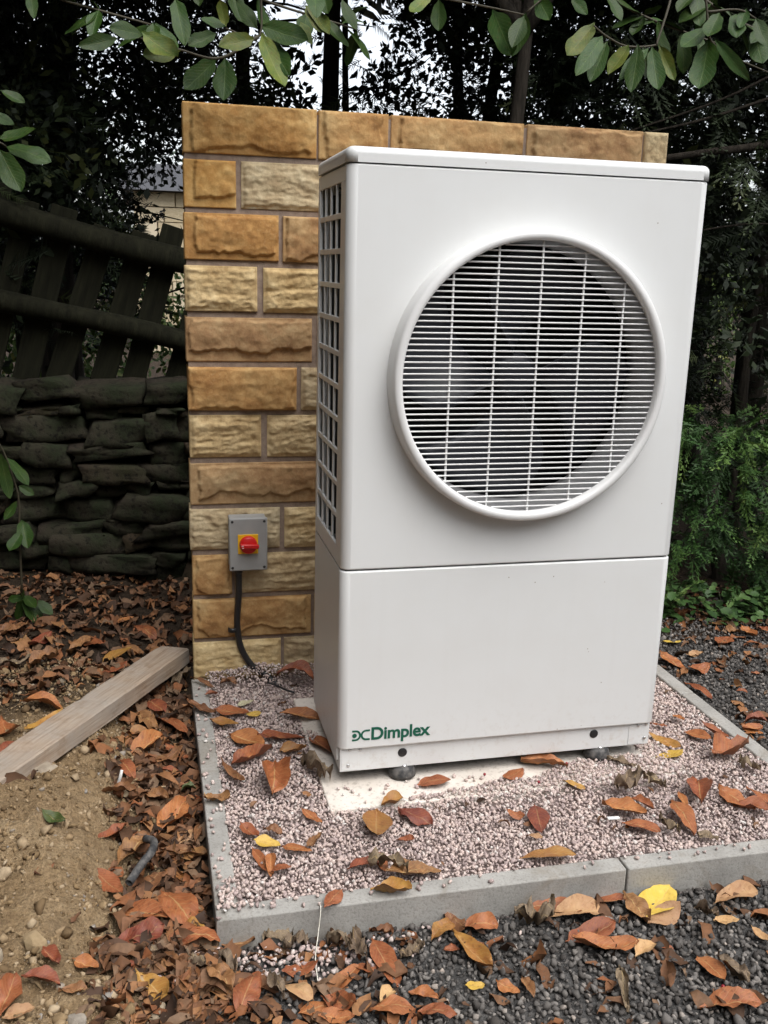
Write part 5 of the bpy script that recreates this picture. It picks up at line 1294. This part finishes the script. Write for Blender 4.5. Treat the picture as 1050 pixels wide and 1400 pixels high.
# bare branches at upper right
br = empty('bare_branch', (2.2, 1.9, 1.9)); tag(br, 'bare brown branches reaching across the shade at upper right', 'branch')
for pts, r_ in (([(-.75, .2, -.12), (-.35, .0, -.05), (.1, -.1, .02), (.6, -.2, .12)], .022), ([(-.6, .1, .02), (-.2, 0, .12), (.3, -.1, .30)], .008), ([(-.55, .1, .05), (-.1, 0, .22), (.3, -.1, .45)], .007), ([(-.4, 0, -.4), (.1, -.05, -.32), (.5, -.1, -.38)], .006)):
    V, Fq = tube_np(spline(pts, 14), np.linspace(r_*.6, r_, 14), 7, True, .08); link('branch', pymesh('branch', V, Fq, MT['bark'], True), br)
# low leafy plants at the foot of the hedge
def ivy(x, y, n, rad, h, label):
    t_ = empty('ground_ivy', (x, y, float(hz(x, y)))); tag(t_, label, 'plant', 'ground ivy at the hedge foot')
    V = np.array([[0, 0, 0], [.25, .3, .05], [.7, .34, .03], [1, 0, -.1], [.7, -.34, .03], [.25, -.3, .05]]); Fc = np.array([[0, 1, 2, 3], [0, 3, 4, 5]])
    P = np.stack([RNG.normal(0, rad, n), RNG.normal(0, rad*.6, n), RNG.uniform(.01, h, n)], 1)
    a = RNG.uniform(0, 6.283, n); d = np.stack([np.cos(a), np.sin(a)-.3, RNG.normal(.0, .35, n)], 1)
    nrm = np.stack([RNG.normal(0, .3, n), RNG.normal(-.2, .3, n), np.ones(n)], 1)
    sprays('leaves', P, d, RNG.uniform(.025, .055, n), MT['ivy'], t_, (V, Fc), None, nrm)
    for i in range(6):
        a = random.uniform(0, 6.28)
        V2, Fq = tube_np([(0, 0, -.01), (math.cos(a)*rad*.4, math.sin(a)*rad*.3, h*.5), (math.cos(a)*rad, math.sin(a)*rad*.6, h*.8)], .002, 5); link('stem', pymesh('stem', V2, Fq, MT['stem'], True), t_)
ivy(1.62, 1.22, 110, .10, .12, 'low green ivy at the hedge foot next to the white unit')
ivy(1.86, 1.14, 140, .11, .13, 'low green ivy at the hedge foot in the middle')
ivy(2.12, 1.08, 120, .11, .12, 'low green ivy at the hedge foot by the right edge')

# ---------------------------------------------------------------- laurel branches hanging in from above, and seedlings
LN = {'A': ('laurel_branch', 'sunlit green laurel branch hanging over the left end of the wall top', 'branch'),
      'A2': ('laurel_branch', 'laurel branch with long leaves at the top centre edge', 'branch'),
      'B': ('laurel_branch', 'dark green laurel leaves reaching in from the left edge', 'branch'),
      'C': ('laurel_branch', 'laurel branch with a fan of hanging leaves above the right wall end', 'branch'),
      'D': ('laurel_branch', 'shaded laurel branch in the upper right corner', 'branch'),
      'E': ('laurel_seedling', 'drooping laurel seedling before the dry stone wall at left', 'plant'),
      'F': ('green_seedling', 'small bright green seedling in the leaf litter at left', 'plant')}
for key, (lv, stems) in LAUREL.items():
    nm, lab, cat = LN[key]
    base = Vector(stems[0][0]); t_ = empty(nm, base); tag(t_, lab, cat, 'hanging laurel branches' if nm == 'laurel_branch' else None)
    for sp_ in stems:
        q = np.array([Vector(p_)-base for p_ in sp_]); V, Fq = tube_np(spline(q, 5*len(q)), np.linspace(.0042, .0022, 5*len(q)), 7)
        link('stem', pymesh('stem', V, Fq, MT['stem'], True), t_)
    for i, (x1, y1, z1, x2, y2, z2, w_) in enumerate(lv):
        A_ = Vector((x1, y1, z1)); B_ = Vector((x2, y2, z2)); d = B_-A_; L = d.length
        me = leaf_mesh('leaf', L, min(w_, L*.5), MT['laurel_lit' if key in ('A', 'A2', 'C') and i % 3 == 0 else 'laurel'], 700+hash(key) % 1 + i*3+len(key)*50, .45, 6, 12, 0)
        o = link('leaf', me, t_)
        xax = d.normalized(); toc = (CAM+Vector((0, 0, 1.6))-A_).normalized()
        toc = (toc+Vector((random.uniform(-.5, .5), random.uniform(-.3, .3), random.uniform(-.3, .5)))).normalized()
        yax = toc.cross(xax).normalized(); zax = xax.cross(yax)
        o.matrix_local = Matrix(((xax.x, yax.x, zax.x, (A_.x+B_.x)/2-base.x), (xax.y, yax.y, zax.y, (A_.y+B_.y)/2-base.y), (xax.z, yax.z, zax.z, (A_.z+B_.z)/2-base.z), (0, 0, 0, 1)))

for bi, (bx, by, bz_, dx, dy, n, lab) in enumerate([(-.95, 1.0, 2.06, .55, .05, 14, 'dark laurel twig in the upper left corner'), (-.35, 1.05, 2.12, .6, .1, 14, 'dark laurel twig at the top edge behind the sunlit branch'), (.95, 1.0, 2.16, .6, .1, 16, 'dark laurel twig at the top edge right of centre'), (1.35, .95, 2.12, .45, -.1, 14, 'dark laurel twig near the upper right corner')]):
    t_ = empty('laurel_branch', (bx, by, bz_)); tag(t_, lab, 'branch', 'hanging laurel branches')
    q = spline([(0, 0, .12), (dx*.4, dy*.4, .03), (dx, dy, -.03)], 14); V, Fq = tube_np(q, np.linspace(.006, .003, 14), 6); link('stem', pymesh('stem', V, Fq, MT['stem'], True), t_)
    for i in range(n):
        o_ = Vector(q[random.randrange(14)]); d_ = Vector((random.uniform(-.9, .9), random.uniform(-.7, .4), random.uniform(-1.1, .2))).normalized(); L = random.uniform(.09, .15)
        o = link('leaf', leaf_mesh('leaf', L, L*random.uniform(.34, .44), MT['laurel'], 2000+bi*40+i, .5, 4, 10, 0), t_)
        zx = Vector((random.uniform(-.4, .4), random.uniform(-.8, -.1), 1)); ya = zx.cross(d_).normalized(); za = d_.cross(ya); c_ = o_+d_*L*.52
        o.matrix_local = Matrix(((d_.x, ya.x, za.x, c_.x), (d_.y, ya.y, za.y, c_.y), (d_.z, ya.z, za.z, c_.z), (0, 0, 0, 1)))

# ---------------------------------------------------------------- beyond the fence: garden shrubs, pale stone outbuilding
def shrub(x, y, rad, h, n, mat, label, size=(.05, .10), zmin=.05, name='garden_shrub', cat='shrub', group='shrubs beyond the fence'):
    t_ = empty(name, (x, y, -.05)); tag(t_, label, cat, group)
    V, Fq = trunk_mesh(.05, 0, h*.7, .03+.01*h); link('trunk', pymesh('trunk', V, Fq, MT['bark'], True), t_)
    u = RNG.normal(size=(n, 3)); u /= np.linalg.norm(u, axis=1, keepdims=True)
    u *= (RNG.uniform(size=(n, 1))**.35)*(1+.25*np.sin(u[:, :1]*5+u[:, 1:2]*7))
    P = u*np.array([rad, rad, (h-zmin)/2])+np.array([0, 0, (h+zmin)/2])
    sprays('foliage' if h < 3 else 'crown', P, RNG.normal(size=(n, 3))+u*1.0, RNG.uniform(*size, n), mat, t_, DI)
    return t_
shrub(-1.3, 7.0, .9, 1.75, 3500, MT['bright'], 'light green garden shrub seen through the fence at left')
shrub(.3, 7.6, .9, 1.4, 3000, MT['bright'], 'light green garden shrub behind the wall end')
shrub(-2.4, 7.4, 1.0, 2.2, 3000, MT['bright'], 'light green garden shrub at far left beyond the fence')
shrub(6.2, 8.2, 1.1, 2.3, 3500, MT['bright'], 'yellow green garden shrub glimpsed at the right edge')
ob = empty('stone_outbuilding', (-.62, 13.5, -.05)); tag(ob, 'pale sandstone outbuilding glimpsed through the trees at left', 'building')
ms = []
for k in range(4):
    b_ = box_bm(0, 1, -.02-.01*k, .1, 0, 1, .015, 1); ms.append(bmmesh('block', b_, MT['house'], None))
for r_ in range(11):
    xx = 0
    while xx < 4.6:
        w_ = random.choice((.35, .45, .55, .62))
        if xx+w_ > 4.6: w_ = 4.6-xx
        if not (2.9 < xx+w_/2 < 3.9 and 3 < r_ < 9):
            o = link('block', ms[random.randrange(4)], ob); o.location = (xx, 0, r_*.22); o.scale = (w_-.012, 1, .208)
        xx += w_
box('wall_core', .02, 4.58, .03, 4.0, 0, 2.42, MT['house'], ob)
box('window', 3.0, 3.8, .0, .026, .95, 1.9, MT['glass'], ob)
box('window_frame', 2.95, 3.85, -.01, .02, .88, .95, MT['timberwhite'], ob)
b_ = bmesh.new()
vs_ = [b_.verts.new(q) for q in ((-.2, -.25, 2.42), (4.8, -.25, 2.42), (4.8, 4.3, 2.42), (-.2, 4.3, 2.42), (-.2, 2.0, 3.0), (4.8, 2.0, 3.0))]
for f_ in ((0, 1, 5, 4), (2, 3, 4, 5), (0, 4, 3), (1, 2, 5), (3, 2, 1, 0)): b_.faces.new([vs_[i] for i in f_])
link('roof', bmmesh('roof', b_, MT['slate']), ob)
n = 5000; a = RNG.uniform(0, 6.283, n); rr = RNG.uniform(42, 60, n)
P = np.stack([rr*np.cos(a), rr*np.sin(a), RNG.uniform(-.2, 1, n)**2*4.5*(1+.5*np.sin(a*9))], 1)
tag(sprays('distant_wood', P, RNG.normal(size=(n, 3)), RNG.uniform(1.2, 2.6, n), MT['canopy'], None, DI), 'distant wood along the horizon', 'woodland', kind='stuff')

# ---------------------------------------------------------------- trees added round the clearing, crowns out of view, to block sky light
lt = empty('shade_laurel_tree', (.98, 1.6, -.05)); tag(lt, 'laurel tree behind the stone wall, its unseen crown added for shade', 'tree')
V, Fq = trunk_mesh(.1, .2, 3.6, .05); link('trunk', pymesh('trunk', V, Fq, MT['bark'], True), lt)
for ax, ay in ((-1.6, .2), (1.7, .1), (-.9, .6), (.8, .5), (.1, .9)):
    V, Fq = tube_np(spline([(.05, .1, 2.3), (ax*.3, ay*.45+.05, 2.85), (ax, ay, 3.35)], 10), np.linspace(.028, .01, 10), 7); link('limb', pymesh('limb', V, Fq, MT['bark'], True), lt)
n = 9000; u = RNG.normal(size=(n, 3)); u /= np.linalg.norm(u, axis=1, keepdims=True); u *= RNG.uniform(size=(n, 1))**.4
P = u*np.array([2.9, 1.0, .62])*(1+.15*np.sin(u[:, :1]*8))+np.array([-.45, .5, 3.35])
sprays('crown', P, RNG.normal(size=(n, 3)), RNG.uniform(.11, .18, n), MT['canopy'], lt, DI)  # canopy above the view, added to shade the background
l2 = empty('shade_laurel_tree', (-1.75, 1.55, -.05)); tag(l2, 'unseen laurel tree added at left to shade the fence', 'tree')
V, Fq = trunk_mesh(.1, .1, 3.4, .07); link('trunk', pymesh('trunk', V, Fq, MT['bark'], True), l2)
n = 5000; u = RNG.normal(size=(n, 3)); u /= np.linalg.norm(u, axis=1, keepdims=True); u *= RNG.uniform(size=(n, 1))**.4
P = u*np.array([1.5, 1.2, .8])*(1+.15*np.sin(u[:, :1]*8))+np.array([.25, .3, 3.25])
sprays('crown', P, RNG.normal(size=(n, 3)), RNG.uniform(.11, .18, n), MT['canopy'], l2, DI)  # unseen canopy added to darken the fence and dry stone wall
for i, (x, y, rad, h, zm, lab) in enumerate([
        (-2.9, .4, 1.2, 6.5, .0, 'unseen tall laurel bush added left of the plank to block light'),
        (-3.0, -1.9, 1.3, 6.8, .0, 'unseen tall laurel bush added at the left of the clearing to block light'),
        (-3.0, 2.6, 1.3, 6.5, .0, 'unseen tall laurel bush added at the left fence end to block light'),
        (-4.4, -4.6, 1.9, 8.0, .0, 'unseen broad tree added left behind the camera to block light'),
        (-4.2, -8.0, 2.2, 6.5, .0, 'unseen broad tree added far left behind the camera to block light'),
        (-.4, -9.6, 2.4, 5.5, .0, 'unseen broad tree added straight behind the camera to block light'),
        (3.4, -9.4, 2.4, 5.5, .0, 'unseen broad tree added behind the camera at right to block light'),
        (7.0, -6.0, 2.2, 6.0, .0, 'unseen broad tree added at the right of the clearing to block light'),
        (5.6, -1.0, 1.5, 5.0, .0, 'unseen tall laurel bush added at the right of the clearing to block light')]):
    shrub(x, y, rad, h, 5200 if h > 5 else 3200, MT['canopy'], lab, (.18, .38), zm, 'added_shade_bush' if rad < 1.6 else 'added_shade_tree', 'shrub' if rad < 1.6 else 'tree', 'unseen bushes and trees added round the clearing for shade')  # added out of view to block low and side sky light
